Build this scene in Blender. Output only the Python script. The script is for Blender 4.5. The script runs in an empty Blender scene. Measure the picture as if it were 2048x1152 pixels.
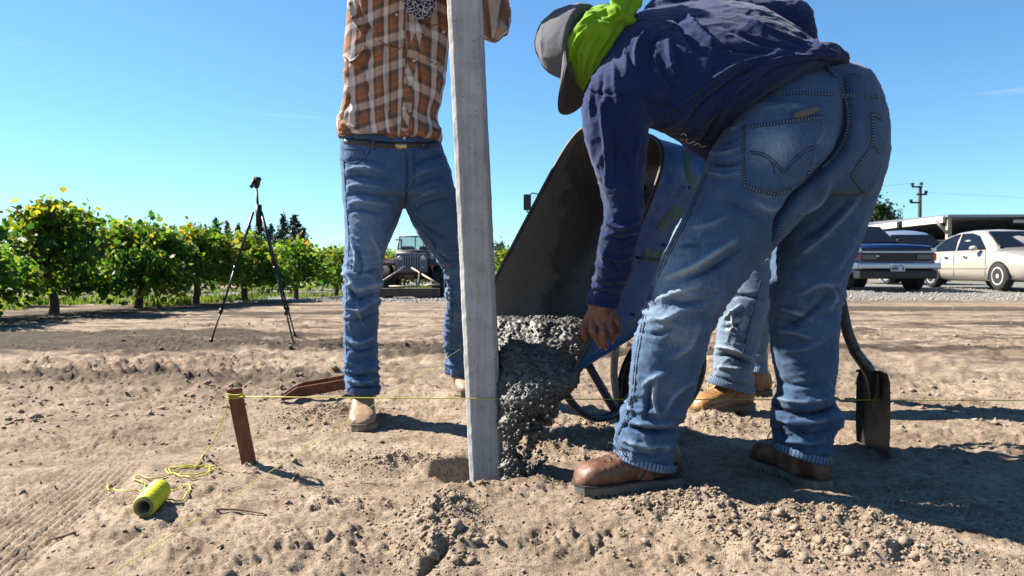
import bpy, math, random
import numpy as np
from mathutils import Vector, Matrix, Euler
from mathutils.bvhtree import BVHTree
R = math.radians
SC = bpy.context.scene
COL = SC.collection

# ---------------------------------------------------------------- camera, sky, sun, exposure
F, HZ, CH = 1500.0, 540.0, 0.60            # focal length in photo pixels, horizon row, lens height
PITCH = math.atan((576 - HZ) / F)
cam = bpy.data.objects.new('camera', bpy.data.cameras.new('camera'))
COL.objects.link(cam); SC.camera = cam
cam.data.sensor_width = 36; cam.data.lens = 36 * F / 2048
cam.location = (0, 0, CH); cam.rotation_euler = (R(90) - PITCH, 0, 0)
cam.data.clip_start = 0.02; cam.data.clip_end = 9000
cam.data.dof.use_dof = True; cam.data.dof.focus_distance = 2.1; cam.data.dof.aperture_fstop = 9.0

SUN_EL, SUN_DX, SUN_DY = R(42), 0.947, -0.32  # light travels towards +x and towards the camera
w = bpy.data.worlds.new('World'); SC.world = w; w.use_nodes = True
wt = w.node_tree; wt.nodes.clear()
sky = wt.nodes.new('ShaderNodeTexSky'); sky.sky_type = 'NISHITA'; sky.sun_disc = False
sky.sun_elevation = SUN_EL
sky.sun_rotation = math.atan2(-SUN_DX, -SUN_DY)
sky.air_density = 1.0; sky.dust_density = 0.0; sky.ozone_density = 3.0; sky.altitude = 50
tn = wt.nodes.new('ShaderNodeMix'); tn.data_type = 'RGBA'; tn.blend_type = 'MULTIPLY'; tn.inputs[0].default_value = 1.0
tn.inputs[7].default_value = (0.58, 0.85, 1.0, 1)             # deep clear autumn blue over the whole sky
wc = wt.nodes.new('ShaderNodeTexCoord'); wm = wt.nodes.new('ShaderNodeMapping'); wm.inputs['Scale'].default_value = (2.2, 2.2, 34)
wn = wt.nodes.new('ShaderNodeTexNoise'); wn.inputs['Scale'].default_value = 1.0; wn.inputs['Detail'].default_value = 6
wr = wt.nodes.new('ShaderNodeValToRGB'); wr.color_ramp.elements[0].position = .66; wr.color_ramp.elements[1].position = .82; wr.color_ramp.elements[1].color = (.3, .3, .3, 1)
wx = wt.nodes.new('ShaderNodeMix'); wx.data_type = 'RGBA'; wx.inputs[7].default_value = (7.0, 7.4, 7.6, 1)   # thin cirrus wisps
wt.links.new(wc.outputs['Generated'], wm.inputs[0]); wt.links.new(wm.outputs[0], wn.inputs['Vector']); wt.links.new(wn.outputs['Fac'], wr.inputs[0]); wt.links.new(wr.outputs[0], wx.inputs[0])
bg = wt.nodes.new('ShaderNodeBackground'); bg.inputs['Strength'].default_value = 0.052
wo = wt.nodes.new('ShaderNodeOutputWorld')
wt.links.new(sky.outputs[0], tn.inputs[6]); wt.links.new(tn.outputs[2], wx.inputs[6]); wt.links.new(wx.outputs[2], bg.inputs['Color'])
wt.links.new(bg.outputs[0], wo.inputs['Surface'])

sl = bpy.data.lights.new('sun', 'SUN'); sl.energy = 5.0; sl.angle = R(0.53); sl.color = (1.0, 0.93, 0.82)
sun = bpy.data.objects.new('sun', sl); COL.objects.link(sun)
ldir = Vector((SUN_DX * math.cos(SUN_EL), SUN_DY * math.cos(SUN_EL), -math.sin(SUN_EL)))
sun.rotation_euler = ldir.to_track_quat('-Z', 'Y').to_euler(); sun.location = (-6, 5, 8)
vs = SC.view_settings
vs.view_transform = 'Standard'; vs.look = 'None'; vs.exposure = 1.86; vs.gamma = 1.0; vs.use_curve_mapping = False
SC.cycles.use_denoising = True
SC.cycles.max_bounces = 6; SC.cycles.transparent_max_bounces = 8

# ---------------------------------------------------------------- pixel -> world
_cp, _sp = math.cos(PITCH), math.sin(PITCH)
def ray(px, py):
    a, b = (px - 1024) / F, -(py - 576) / F
    return Vector((a, _cp + b * _sp, b * _cp - _sp))
def P(px, py, Y):
    d = ray(px, py); t = Y / d.y
    return Vector((d.x * t, Y, CH + d.z * t))
def G(px, py, z=0.0):
    d = ray(px, py); t = (z - CH) / d.z
    return Vector((d.x * t, d.y * t, z))
def proj(V):
    V = np.asarray(V, float)
    x, y, z = V[..., 0], V[..., 1], V[..., 2] - CH
    zc = y * _cp - z * _sp; yc = y * _sp + z * _cp
    return 1024 + F * x / zc, 576 - F * yc / zc

# ---------------------------------------------------------------- noise
def _h(ix, iy, iz, s):
    h = (ix * 374761393 + iy * 668265263 + iz * 2147483647 + s * 974711) & 0xffffffff
    h = ((h ^ (h >> 13)) * 1274126177) & 0xffffffff
    h = ((h ^ (h >> 16)) * 2246822519) & 0xffffffff
    return ((h ^ (h >> 13)) & 0xffff) / 65535.0
def noise(P_, f=1.0, s=0):
    p = np.asarray(P_, float) * f
    if p.shape[-1] == 2: p = np.concatenate([p, np.zeros(p.shape[:-1] + (1,))], -1); flat = True
    else: flat = False
    i = np.floor(p).astype(np.int64); t = p - i; t = t * t * t * (t * (t * 6 - 15) + 10)
    x, y, z = i[..., 0], i[..., 1], i[..., 2]; a, b, c = t[..., 0], t[..., 1], t[..., 2]
    def lay(zz):
        v0 = _h(x, y, zz, s) * (1 - a) + _h(x + 1, y, zz, s) * a
        v1 = _h(x, y + 1, zz, s) * (1 - a) + _h(x + 1, y + 1, zz, s) * a
        return v0 * (1 - b) + v1 * b
    r = lay(z) if flat else lay(z) * (1 - c) + lay(z + 1) * c
    return r * 2 - 1
def fbm(p, f, o=4, s=0, g=0.5, l=2.03):
    r = 0; a = 1.0
    for k in range(o):
        r = r + a * noise(p, f, s + 17 * k); f *= l; a *= g
    return r
def worley(P_, f, s=0):
    p = np.asarray(P_, float) * f; i = np.floor(p).astype(np.int64); best = np.full(p.shape[0], 9.0)
    for dx in (-1, 0, 1):
        for dy in (-1, 0, 1):
            for dz in (-1, 0, 1):
                cx, cy, cz = i[:, 0] + dx, i[:, 1] + dy, i[:, 2] + dz
                d = (cx + _h(cx, cy, cz, s) - p[:, 0]) ** 2 + (cy + _h(cx, cy, cz, s + 5) - p[:, 1]) ** 2 + (cz + _h(cx, cy, cz, s + 9) - p[:, 2]) ** 2
                best = np.minimum(best, d)
    return np.sqrt(best)
def sstep(a, b, x):
    t = np.clip((np.asarray(x, float) - a) / (b - a), 0, 1); return t * t * (3 - 2 * t)

# ---------------------------------------------------------------- materials
def NN(nt, typ, props=None, **ins):
    n = nt.nodes.new(typ)
    for k, v in (props or {}).items(): setattr(n, k, v)
    for k, v in ins.items():
        key = int(k[1:]) if k[0] == 'i' and k[1:].isdigit() else k.replace('_', ' ')
        if isinstance(v, bpy.types.NodeSocket): nt.links.new(v, n.inputs[key])
        else: n.inputs[key].default_value = v
    return n
def c4(c): return (c[0], c[1], c[2], 1.0)
def mixc(nt, f, a, b, mode='MIX'):
    n = nt.nodes.new('ShaderNodeMix'); n.data_type = 'RGBA'; n.blend_type = mode
    for sck, v in ((n.inputs[0], f), (n.inputs[6], a), (n.inputs[7], b)):
        if isinstance(v, bpy.types.NodeSocket): nt.links.new(v, sck)
        elif isinstance(v, (tuple, list)): sck.default_value = c4(v)
        else: sck.default_value = v
    return n.outputs[2]
def ramp(nt, f, stops, interp='LINEAR'):
    n = nt.nodes.new('ShaderNodeValToRGB'); n.color_ramp.interpolation = interp
    e = n.color_ramp.elements
    while len(e) < len(stops): e.new(0.5)
    for q, (p, c) in zip(e, stops):
        q.position = p; q.color = c4(c) if isinstance(c, (tuple, list)) else (c, c, c, 1)
    nt.links.new(f, n.inputs[0]); return n.outputs[0]
def math_(nt, op, a, b=None, c=None):
    n = nt.nodes.new('ShaderNodeMath'); n.operation = op
    for k, v in enumerate((a, b, c)):
        if v is None: continue
        if isinstance(v, bpy.types.NodeSocket): nt.links.new(v, n.inputs[k])
        else: n.inputs[k].default_value = v
    return n.outputs[0]
def attr(nt, name): return NN(nt, 'ShaderNodeAttribute', {'attribute_name': name}).outputs['Fac']
def objco(nt, scale=(1, 1, 1)):
    tc = nt.nodes.new('ShaderNodeTexCoord'); m = NN(nt, 'ShaderNodeMapping', None, Vector=tc.outputs['Object'])
    m.inputs['Scale'].default_value = scale; return m.outputs[0]
def tnoise(nt, vec, scale, detail=4, rough=0.55, dist=0.0):
    return NN(nt, 'ShaderNodeTexNoise', None, Vector=vec, Scale=scale, Detail=detail, Roughness=rough, Distortion=dist).outputs['Fac']
_M = {}
ALB = 0.585      # one scale for every surface colour, so that the colours below sit with this exposure
def settle(m):
    nt = m.node_tree
    for n in list(nt.nodes):
        k = 'Base Color' if n.type == 'BSDF_PRINCIPLED' else 'Color' if n.type == 'BSDF_TRANSLUCENT' else None
        if not k: continue
        s = n.inputs[k]
        if s.is_linked: f = s.links[0].from_socket; nt.links.new(mixc(nt, 1.0, f, (ALB, ALB, ALB), 'MULTIPLY'), s)
        else: c = s.default_value; s.default_value = (c[0] * ALB, c[1] * ALB, c[2] * ALB, 1)
    return m
def pbr(name, col, rough=0.6, metal=0.0, var=0.0, vscale=8.0, bump=0.0, bscale=200.0, spec=0.5, coat=0.0, build=None, **kw):
    if name in _M: return _M[name]
    m = bpy.data.materials.new(name); m.use_nodes = True; nt = m.node_tree
    b = nt.nodes['Principled BSDF']; _M[name] = m
    b.inputs['Base Color'].default_value = c4(col); b.inputs['Roughness'].default_value = rough
    b.inputs['Metallic'].default_value = metal; b.inputs['Specular IOR Level'].default_value = spec
    if coat: b.inputs['Coat Weight'].default_value = coat; b.inputs['Coat Roughness'].default_value = 0.05
    for k, v in kw.items(): b.inputs[k.replace('_', ' ')].default_value = v
    if build: build(nt, b); return settle(m)
    if var:
        co = objco(nt); f = tnoise(nt, co, vscale, 5, 0.62)
        c = ramp(nt, f, [(0.3, tuple(x * (1 - var) for x in col)), (0.7, tuple(min(1, x * (1 + var)) for x in col))])
        nt.links.new(c, b.inputs['Base Color'])
    if bump:
        co = objco(nt); h = tnoise(nt, co, bscale, 3, 0.6)
        bn = NN(nt, 'ShaderNodeBump', None, Height=h, Strength=min(1.0, bump), Distance=0.004)
        nt.links.new(bn.outputs[0], b.inputs['Normal'])
    return settle(m)
def bumpto(nt, b, h, strength, dist):
    bn = NN(nt, 'ShaderNodeBump', None, Height=h, Strength=strength, Distance=dist)
    nt.links.new(bn.outputs[0], b.inputs['Normal'])

# ---------------------------------------------------------------- mesh helpers
def worigin(o):
    v = Vector((0, 0, 0))
    while o is not None: v += o.location; o = o.parent
    return v
def mk(name, V, Fc, mat=None, parent=None, smooth=True, loc=None, local=False, uv=None, fl=None):
    """one mesh object; V in world coordinates unless local"""
    V = np.asarray(V, float).reshape(-1, 3)
    me = bpy.data.meshes.new(name)
    if isinstance(Fc, np.ndarray):
        n, k = Fc.shape
        me.vertices.add(len(V)); me.loops.add(n * k); me.polygons.add(n)
        me.loops.foreach_set('vertex_index', Fc.astype(np.int32).ravel())
        me.polygons.foreach_set('loop_start', np.arange(0, n * k, k, dtype=np.int32))
    else:
        me.from_pydata([tuple(v) for v in V], [], [tuple(int(i) for i in f) for f in Fc])
    o = bpy.data.objects.new(name, me); COL.objects.link(o)
    if parent is not None: o.parent = parent
    if loc is not None: o.location = Vector(loc) - (worigin(parent) if parent is not None else Vector((0, 0, 0)))
    W = V if local else V - np.array(worigin(o))
    me.vertices.foreach_set('co', W.astype(np.float32).ravel())
    me.update(calc_edges=True)
    if smooth: me.polygons.foreach_set('use_smooth', np.ones(len(me.polygons), bool))
    if uv is not None:
        ul = me.uv_layers.new(name='UVMap'); li = np.zeros(len(me.loops), np.int32); me.loops.foreach_get('vertex_index', li)
        ul.data.foreach_set('uv', np.asarray(uv, np.float32)[li].ravel())
    for k, a in (fl or {}).items():
        at = me.attributes.new(k, 'FLOAT', 'POINT'); at.data.foreach_set('value', np.asarray(a, np.float32))
    if mat is not None: me.materials.append(mat)
    return o
def empty(name, loc, rz=0.0):
    o = bpy.data.objects.new(name, None); COL.objects.link(o); o.location = loc; o.rotation_euler = (0, 0, rz)
    o.empty_display_size = 0.1; return o
def tag(o, label=None, cat=None, group=None, kind=None):
    for k, v in (('label', label), ('category', cat), ('group', group), ('kind', kind)):
        if v: o[k] = v
    return o
def copy_tree(o, parent=None):
    c = o.copy(); COL.objects.link(c); c.parent = parent
    for ch in o.children: copy_tree(ch, c)
    return c
def join(pieces):
    Vs, Fs, k = [], [], 0
    for V, Fc in pieces:
        V = np.asarray(V, float).reshape(-1, 3); Vs.append(V)
        Fs += [tuple(int(i) + k for i in f) for f in Fc]; k += len(V)
    return np.concatenate(Vs), Fs
def rings(Rg, closed_u=True, cap=True):
    """Rg: (n,m,3) rings -> verts, faces"""
    Rg = np.asarray(Rg, float); n, m = Rg.shape[:2]; V = Rg.reshape(-1, 3); Fc = []
    for i in range(n - 1):
        for j in range(m if closed_u else m - 1):
            k = (j + 1) % m
            Fc.append((i * m + j, i * m + k, (i + 1) * m + k, (i + 1) * m + j))
    if cap:
        Fc.append(tuple(range(m))[::-1]); Fc.append(tuple((n - 1) * m + j for j in range(m)))
    return V, Fc
def crom(pts, per=6):
    """Catmull-Rom resample of rows"""
    p = np.asarray(pts, float)
    if len(p) < 3: return np.array([p[0] + (p[-1] - p[0]) * t for t in np.linspace(0, 1, per + 1)])
    q = np.concatenate([[2 * p[0] - p[1]], p, [2 * p[-1] - p[-2]]]); out = []
    for i in range(1, len(q) - 2):
        for t in np.arange(per) / per:
            out.append(0.5 * (2 * q[i] + (q[i + 1] - q[i - 1]) * t + (2 * q[i - 1] - 5 * q[i] + 4 * q[i + 1] - q[i + 2]) * t * t + (-q[i - 1] + 3 * q[i] - 3 * q[i + 1] + q[i + 2]) * t ** 3))
    out.append(p[-1]); return np.array(out)
def frames(p):
    p = np.asarray(p, float); T = np.gradient(p, axis=0); T /= np.linalg.norm(T, axis=1, keepdims=True) + 1e-12
    a = np.array([0, 0, 1.0]) if abs(T[0][2]) < 0.9 else np.array([1.0, 0, 0])
    U = np.zeros_like(p); u = np.cross(T[0], a); u /= np.linalg.norm(u)
    for i in range(len(p)):
        u = u - T[i] * np.dot(u, T[i]); u /= np.linalg.norm(u) + 1e-12; U[i] = u
    return T, U, np.cross(T, U)
def tube(pts, r, m=8, per=0, cap=True):
    p = np.asarray([tuple(q) for q in pts], float)
    rr = np.full(len(p), r) if np.isscalar(r) else np.asarray(r, float)
    if per:
        c = crom(np.concatenate([p, rr[:, None]], 1), per); p, rr = c[:, :3], c[:, 3]
    T, U, W = frames(p); a = np.linspace(0, 2 * np.pi, m, endpoint=False)
    Rg = p[:, None] + rr[:, None, None] * (np.cos(a)[None, :, None] * U[:, None] + np.sin(a)[None, :, None] * W[:, None])
    return rings(Rg, True, cap)
def capsule(p0, p1, r0, r1, m=14):
    p0, p1 = np.array(p0, float), np.array(p1, float); L = np.linalg.norm(p1 - p0) + 1e-9; t = (p1 - p0) / L
    pts, rr = [], []
    for a in np.linspace(-np.pi / 2 + 0.2, 0, 4): pts.append(p0 + t * r0 * math.sin(a)); rr.append(r0 * math.cos(a))
    for a in np.linspace(0, np.pi / 2 - 0.2, 4): pts.append(p1 + t * r1 * math.sin(a)); rr.append(r1 * math.cos(a))
    return tube(pts, rr, m)
def ellipsoid(c, ax, m=20, n=12):
    """ax: three axis vectors (already scaled)"""
    c = np.array(c, float); A = np.array([tuple(a) for a in ax], float)
    Rg = []
    for p in np.linspace(-np.pi / 2 + 0.12, np.pi / 2 - 0.12, n):
        t = np.linspace(0, 2 * np.pi, m, endpoint=False)
        Rg.append(c + np.outer(np.cos(t) * math.cos(p), A[0]) + np.outer(np.sin(t) * math.cos(p), A[1]) + math.sin(p) * A[2])
    return rings(Rg)
def box(x0, x1, y0, y1, z0, z1):
    V = [(x, y, z) for z in (z0, z1) for y in (y0, y1) for x in (x0, x1)]
    return V, [(0, 2, 3, 1), (4, 5, 7, 6), (0, 1, 5, 4), (2, 6, 7, 3), (0, 4, 6, 2), (1, 3, 7, 5)]
def bevel_box(name, dims, mat, parent, bev=0.01, seg=2, local=True):
    import bmesh
    V, Fc = box(*dims); o = mk(name, V, Fc, mat, parent, smooth=False, local=local)
    bm = bmesh.new(); bm.from_mesh(o.data); bmesh.ops.bevel(bm, geom=bm.edges[:], offset=bev, segments=seg, affect='EDGES', profile=0.6)
    bm.to_mesh(o.data); bm.free(); return o
def prism(poly, y0, y1):
    """poly in (x,z), extruded along y"""
    n = len(poly); V = [(x, y0, z) for x, z in poly] + [(x, y1, z) for x, z in poly]
    return V, [tuple(range(n)), tuple(range(2 * n - 1, n - 1, -1))] + [(i, i + n, (i + 1) % n + n, (i + 1) % n) for i in range(n)]
def lathe(prof, m=24, axis='y', cap=True):
    a = np.linspace(0, 2 * np.pi, m, endpoint=False); Rg = []
    for r, h in prof:
        c, s = r * np.cos(a), r * np.sin(a); hh = np.full(m, h)
        Rg.append(np.stack([c, hh, s], 1) if axis == 'y' else np.stack([c, s, hh], 1))
    return rings(Rg, True, cap)
def loftpx(rows, m=28, per=5, n=2.2):
    """rows: (lx,ly,rx,ry,Y,thick[,vz]) outline pairs in photo pixels at distance Y with depth half-thickness"""
    rows = [tuple(r) + (0.0,) * (7 - len(r)) for r in rows]
    data = []
    for lx, ly, rx, ry, Y, th, vz in rows:
        a, b = np.array(P(lx, ly, Y)), np.array(P(rx, ry, Y)); uu = (b - a) / 2 * .965; uu = uu * math.sqrt(max(.25, 1 - (vz / np.linalg.norm(uu)) ** 2)); data.append(np.concatenate([(a + b) / 2, uu, [th, vz]]))
    d = crom(data, per) if per > 1 else np.array(data)
    C, U, th, vz = d[:, :3], d[:, 3:6], d[:, 6], d[:, 7]
    t = np.linspace(0, 2 * np.pi, m, endpoint=False)
    ct = np.sign(np.cos(t)) * np.abs(np.cos(t)) ** (2 / n); st = np.sign(np.sin(t)) * np.abs(np.sin(t)) ** (2 / n)
    Vv = np.stack([np.zeros_like(th), -th, vz], 1)
    Rg = C[:, None] + ct[None, :, None] * U[:, None] + st[None, :, None] * Vv[:, None]
    return rings(Rg)
def vnorm(V, Q):
    n = np.cross(V[Q[:, 2]] - V[Q[:, 0]], V[Q[:, 3 if Q.shape[1] > 3 else 1]] - V[Q[:, 1 if Q.shape[1] > 3 else 0]])
    if Q.shape[1] == 3: n = np.cross(V[Q[:, 1]] - V[Q[:, 0]], V[Q[:, 2]] - V[Q[:, 0]])
    N = np.zeros_like(V)
    for k in range(Q.shape[1]):
        for a in range(3): N[:, a] += np.bincount(Q[:, k], n[:, a], len(V))
    return N / (np.linalg.norm(N, axis=1, keepdims=True) + 1e-12)
def lap(V, Q, it=3, lam=0.5):
    k = Q.shape[1]
    E0 = np.concatenate([Q[:, i] for i in range(k)] + [Q[:, (i + 1) % k] for i in range(k)])
    E1 = np.concatenate([Q[:, (i + 1) % k] for i in range(k)] + [Q[:, i] for i in range(k)])
    deg = np.bincount(E0, minlength=len(V)).astype(float) + 1e-9
    for _ in range(it):
        A = np.stack([np.bincount(E0, V[E1, a], len(V)) for a in range(3)], 1) / deg[:, None]; V = V + lam * (A - V)
    return V
def remesh(pieces, voxel, smooth=4, lam=0.5):
    V, Fc = join(pieces)
    me = bpy.data.meshes.new('tmp'); me.from_pydata([tuple(v) for v in V], [], Fc); me.update()
    o = bpy.data.objects.new('tmp', me); COL.objects.link(o)
    md = o.modifiers.new('r', 'REMESH'); md.mode = 'VOXEL'; md.voxel_size = voxel; md.adaptivity = 0
    dg = bpy.context.evaluated_depsgraph_get(); ev = o.evaluated_get(dg); m2 = ev.to_mesh()
    W = np.zeros(len(m2.vertices) * 3, np.float32); m2.vertices.foreach_get('co', W); W = W.reshape(-1, 3).astype(float)
    L = np.zeros(len(m2.loops), np.int32); m2.loops.foreach_get('vertex_index', L)
    Q = L.reshape(-1, 4).copy(); ev.to_mesh_clear()
    bpy.data.objects.remove(o); bpy.data.meshes.remove(me)
    return lap(W, Q, smooth, lam), Q
def bvh_of(V, Q): return BVHTree.FromPolygons([tuple(v) for v in V], [tuple(int(i) for i in q) for q in Q])
CAM = Vector((0, 0, CH))
def hit(bv, px, py):
    h = bv.ray_cast(CAM, ray(px, py).normalized())
    return (h[0], h[1]) if h[0] is not None else None
def on_surf(bv, pts, step=6.0):
    """photo polyline laid on a surface -> points, normals"""
    c = crom(pts, 8); out, nr = [], []
    last = None
    for x, y in c:
        if last is not None and math.hypot(x - last[0], y - last[1]) < step * 0.5: continue
        h = hit(bv, x, y)
        if h is None: continue
        if out and (h[0] - out[-1]).length > 0.12: continue
        n = h[1] if h[1].dot(CAM - h[0]) > 0 else -h[1]
        out.append(h[0]); nr.append(n); last = (x, y)
    return out, nr
FOLD = 1.5
def folds(V, Q, strokes, bv):
    """strokes: (pts, width m, amp m[, hat]) ridges (+) or valleys (-) laid on the cloth"""
    N = vnorm(V, Q); D = np.zeros(len(V))
    for s in strokes:
        pts, wd, am = s[0], s[1] * .9, s[2] * FOLD; hat = s[3] if len(s) > 3 else 0.55
        p, _ = on_surf(bv, pts)
        if len(p) < 2: continue
        p = np.array([tuple(q) for q in p]); lo, hi = p.min(0) - wd * 4, p.max(0) + wd * 4
        ix = np.where(np.all((V > lo) & (V < hi), axis=1))[0]
        if not len(ix): continue
        X = V[ix]; bd = np.full(len(ix), 9.0); bs = np.zeros(len(ix)); n = len(p) - 1
        for i in range(n):
            a, b = p[i], p[i + 1]; ab = b - a; t = np.clip((X - a) @ ab / (ab @ ab + 1e-12), 0, 1)
            d = np.linalg.norm(X - (a + t[:, None] * ab), axis=1); k = d < bd; bd[k] = d[k]; bs[k] = (i + t[k]) / n
        q = (bd / wd) ** 2; D[ix] += am * np.sin(np.pi * np.clip(bs * 0.92 + 0.04, 0, 1)) ** 0.6 * (1 - hat * q) * (.5 * np.exp(-q) + .62 * np.exp(-2.1 * np.sqrt(q)))
    return N, D
def band(bv, pts, width, off=0.0025, nacross=4, step=4.0):
    """strip lying on a surface with uv (u across, v along in metres)"""
    p, nr = on_surf(bv, pts, step)
    if len(p) < 3: return None
    p = lap1(np.array([tuple(q) for q in p])); nr = np.array([tuple(q) for q in nr])
    T = np.gradient(p, axis=0); S = np.cross(T, nr); S /= np.linalg.norm(S, axis=1, keepdims=True) + 1e-9
    s = np.concatenate([[0], np.cumsum(np.linalg.norm(np.diff(p, axis=0), axis=1))])
    us = np.linspace(-1, 1, nacross + 1); Rg, uv = [], []
    for i in range(len(p)):
        for u in us:
            Rg.append(p[i] + S[i] * u * width / 2 + nr[i] * (off * (1.0 if abs(u) < 0.9 else -0.6))); uv.append((u * 0.5 + 0.5, s[i]))
    Rg = np.array(Rg).reshape(len(p), len(us), 3)
    V, Fc = rings(Rg, False, False); return V, Fc, uv
def lap1(p, it=2):
    for _ in range(it):
        q = p.copy(); q[1:-1] = p[1:-1] * 0.5 + (p[:-2] + p[2:]) * 0.25; p = q
    return p
def cord(bv, pts, r, off=0.001, step=4.0):
    p, nr = on_surf(bv, pts, step)
    if len(p) < 3: return None
    p = lap1(np.array([tuple(q) for q in p])) + np.array([tuple(q) for q in nr]) * off
    return tube(p, r, 6)
def xf(pc, M):
    V = np.asarray(pc[0], float).reshape(-1, 3); M = np.array(M); return V @ M[:3, :3].T + M[:3, 3], pc[1]
# ================================================================ GROUND
POST = G(975, 955) ; POST_Y = 2.28
PX = P(976, 955, POST_Y).x
MOUNDS = [  # photo x, y, radius across, radius along, height
    (880, 1040, .075, .10, .050), (905, 1010, .05, .05, .028), (850, 1100, .07, .08, .025), (930, 1085, .05, .08, .018),
    (1370, 1010, .13, .055, .040), (1300, 1030, .09, .05, .022), (1440, 1040, .07, .05, .03), (1480, 1075, .06, .04, .025),
    (1560, 1050, .10, .05, .028), (1700, 1060, .16, .09, .028), (1640, 1110, .12, .05, .03), (1790, 1120, .14, .06, .032),
    (1400, 1110, .2, .08, .012), (1150, 1080, .25, .1, .014), (620, 840, .12, .16, .03), (690, 830, .10, .12, .022),
    (790, 920, .17, .1, .022), (1080, 890, .14, .13, .02), (1160, 860, .18, .1, .03), (1430, 850, .2, .22, .04),
    (1020, 985, .2, .06, .014), (700, 1010, .22, .1, .016), (1260, 870, .1, .12, .02), (505, 945, .05, .05, .012), (640, 1090, .25, .12, .012)]
MG = [(G(a, b), c, d, h) for a, b, c, d, h in MOUNDS]
TRK = (G(0, 1090), G(250, 895))
def H(x, y, fine=True):
    x = np.asarray(x, float); y = np.asarray(y, float); r = np.hypot(x, y); p = np.stack([x, y], -1)
    z = 0.10 * sstep(14, 18.5, y) * sstep(-1.5, 4, x) - 0.10 * sstep(13, 18, y) * sstep(0.5, -2.5, x)
    loose = np.zeros_like(x)
    for g, a, b, h in MG:
        e = np.exp(-((x - g.x) / a) ** 2 - ((y - g.y) / b) ** 2); z = z + h * e; loose = np.maximum(loose, e)
    hx, hy = (x - PX + 0.015) / 0.145, (y - POST_Y + 0.03) / 0.16
    hr = (np.abs(hx) ** 2.4 + np.abs(hy) ** 2.4) ** (1 / 2.4) + 0.12 * noise(p, 14, 3)
    z = z - 0.17 * sstep(1.12, 0.72, hr) + 0.012 * np.exp(-((hr - 1.25) / 0.2) ** 2)
    near = sstep(14, 3, r)
    z = z + 0.018 * fbm(p, 1.3, 3, 1) * near
    if not fine: return z
    far = sstep(2.6, 4.2, y); lp = p * np.array([1.0, 2.6]) + 0.25 * np.stack([noise(p, 1.1, 50), noise(p, 1.1, 51)], -1)
    st = fbm(lp, 2.1, 4, 7); ridge = 1 - np.abs(fbm(lp, 3.4, 3, 21))
    z = z + far * near * (0.026 * st + 0.075 * np.clip(ridge - 0.78, 0, 1) * sstep(-0.25, 0.5, noise(p, 0.55, 9)) )
    clod = np.clip(fbm(p * np.array([1, 1.6]), 19, 3, 33), 0, 2)
    z = z + far * near * (0.034 * clod * sstep(0.05, 0.6, noise(p * np.array([.5, 1.7]), .8, 12)) + .016 * (np.clip(fbm(p, 5.5, 2, 88), .1, 1) - .1) + .012 * fbm(p, 16, 3, 89))
    rough = 0.45 + 0.65 * sstep(-0.2, 0.55, fbm(p, 2.3, 2, 41)); rough = np.maximum(rough, loose * 1.5)
    nn = sstep(6.5, 2.2, r)
    z = z + nn * (0.0062 * fbm(p, 7, 3, 13) + rough * (0.0042 * (1 - np.abs(noise(p, 19, 14)) * 2) + 0.0040 * noise(p, 31, 15) + 0.0042 * noise(p, 53, 18) + 0.0046 * noise(p, 85, 16)))
    z = z + nn * loose * 0.013 * np.clip(fbm(p, 24, 3, 61), -0.1, 1.2)
    # flat crusted flakes and scraped crescents
    fl = noise(p * np.array([.62, 1.5]) + 0.05 * np.stack([noise(p, 6, 71), noise(p, 6, 72)], -1), 6.0, 70); q = fl * 8; q = q - np.floor(q)
    z = z + nn * (1 - np.clip(loose * 1.5, 0, 1)) * 0.0062 * sstep(0.0, 0.12, q) * sstep(1.0, 0.3, q) * sstep(-.35, .3, noise(p, 2.6, 75))
    # wheel track with tread lines
    a, b = TRK; d = (b - a).normalized(); u = (x - a.x) * d.x + (y - a.y) * d.y; v = -(x - a.x) * d.y + (y - a.y) * d.x
    m = sstep(0.13, 0.09, np.abs(v + 0.02)) * sstep(-1.5, -0.5, u) * sstep(0.85, 0.45, u)
    z = z * (1 - .65 * m); z = z - m * (0.005 + 0.0042 * np.sin(v * 2 * np.pi / 0.021 + 0.6 * noise(p, 9, 77)))
    # tread print of a boot by the loose ridge, crescent in front of the post
    g = G(1480, 1075); uu, vv = (x - g.x), (y - g.y)
    m = sstep(1.0, 0.75, np.hypot(uu / 0.085, vv / 0.06)); z = z - m * (0.010 - 0.006 * sstep(-.3, .3, np.sin((uu * .5 + vv) * 2 * np.pi / 0.026)))
    g = G(1130, 1095); rr = np.hypot((x - g.x) / 1.3, y - g.y); z = z - 0.007 * np.exp(-((rr - 0.05) / 0.007) ** 2) * sstep(0.0, 0.03, x - g.x)
    g = G(1000, 1035); rr = np.hypot((x - g.x) / 1.6, y - g.y); z = z - 0.005 * np.exp(-((rr - 0.05) / 0.006) ** 2) * sstep(-0.02, 0.02, y - g.y)
    g = G(870, 1120); z = z - 0.035 * np.exp(-((x - g.x - 0.5 * (y - g.y)) / 0.010) ** 2 - ((y - g.y) / 0.05) ** 2)
    return z
def Hz(x, y): return float(H(np.array([x]), np.array([y]))[0])
def GH(px, py):
    g = G(px, py)
    for _ in range(6): g = G(px, py, Hz(g.x, g.y))
    return g

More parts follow.
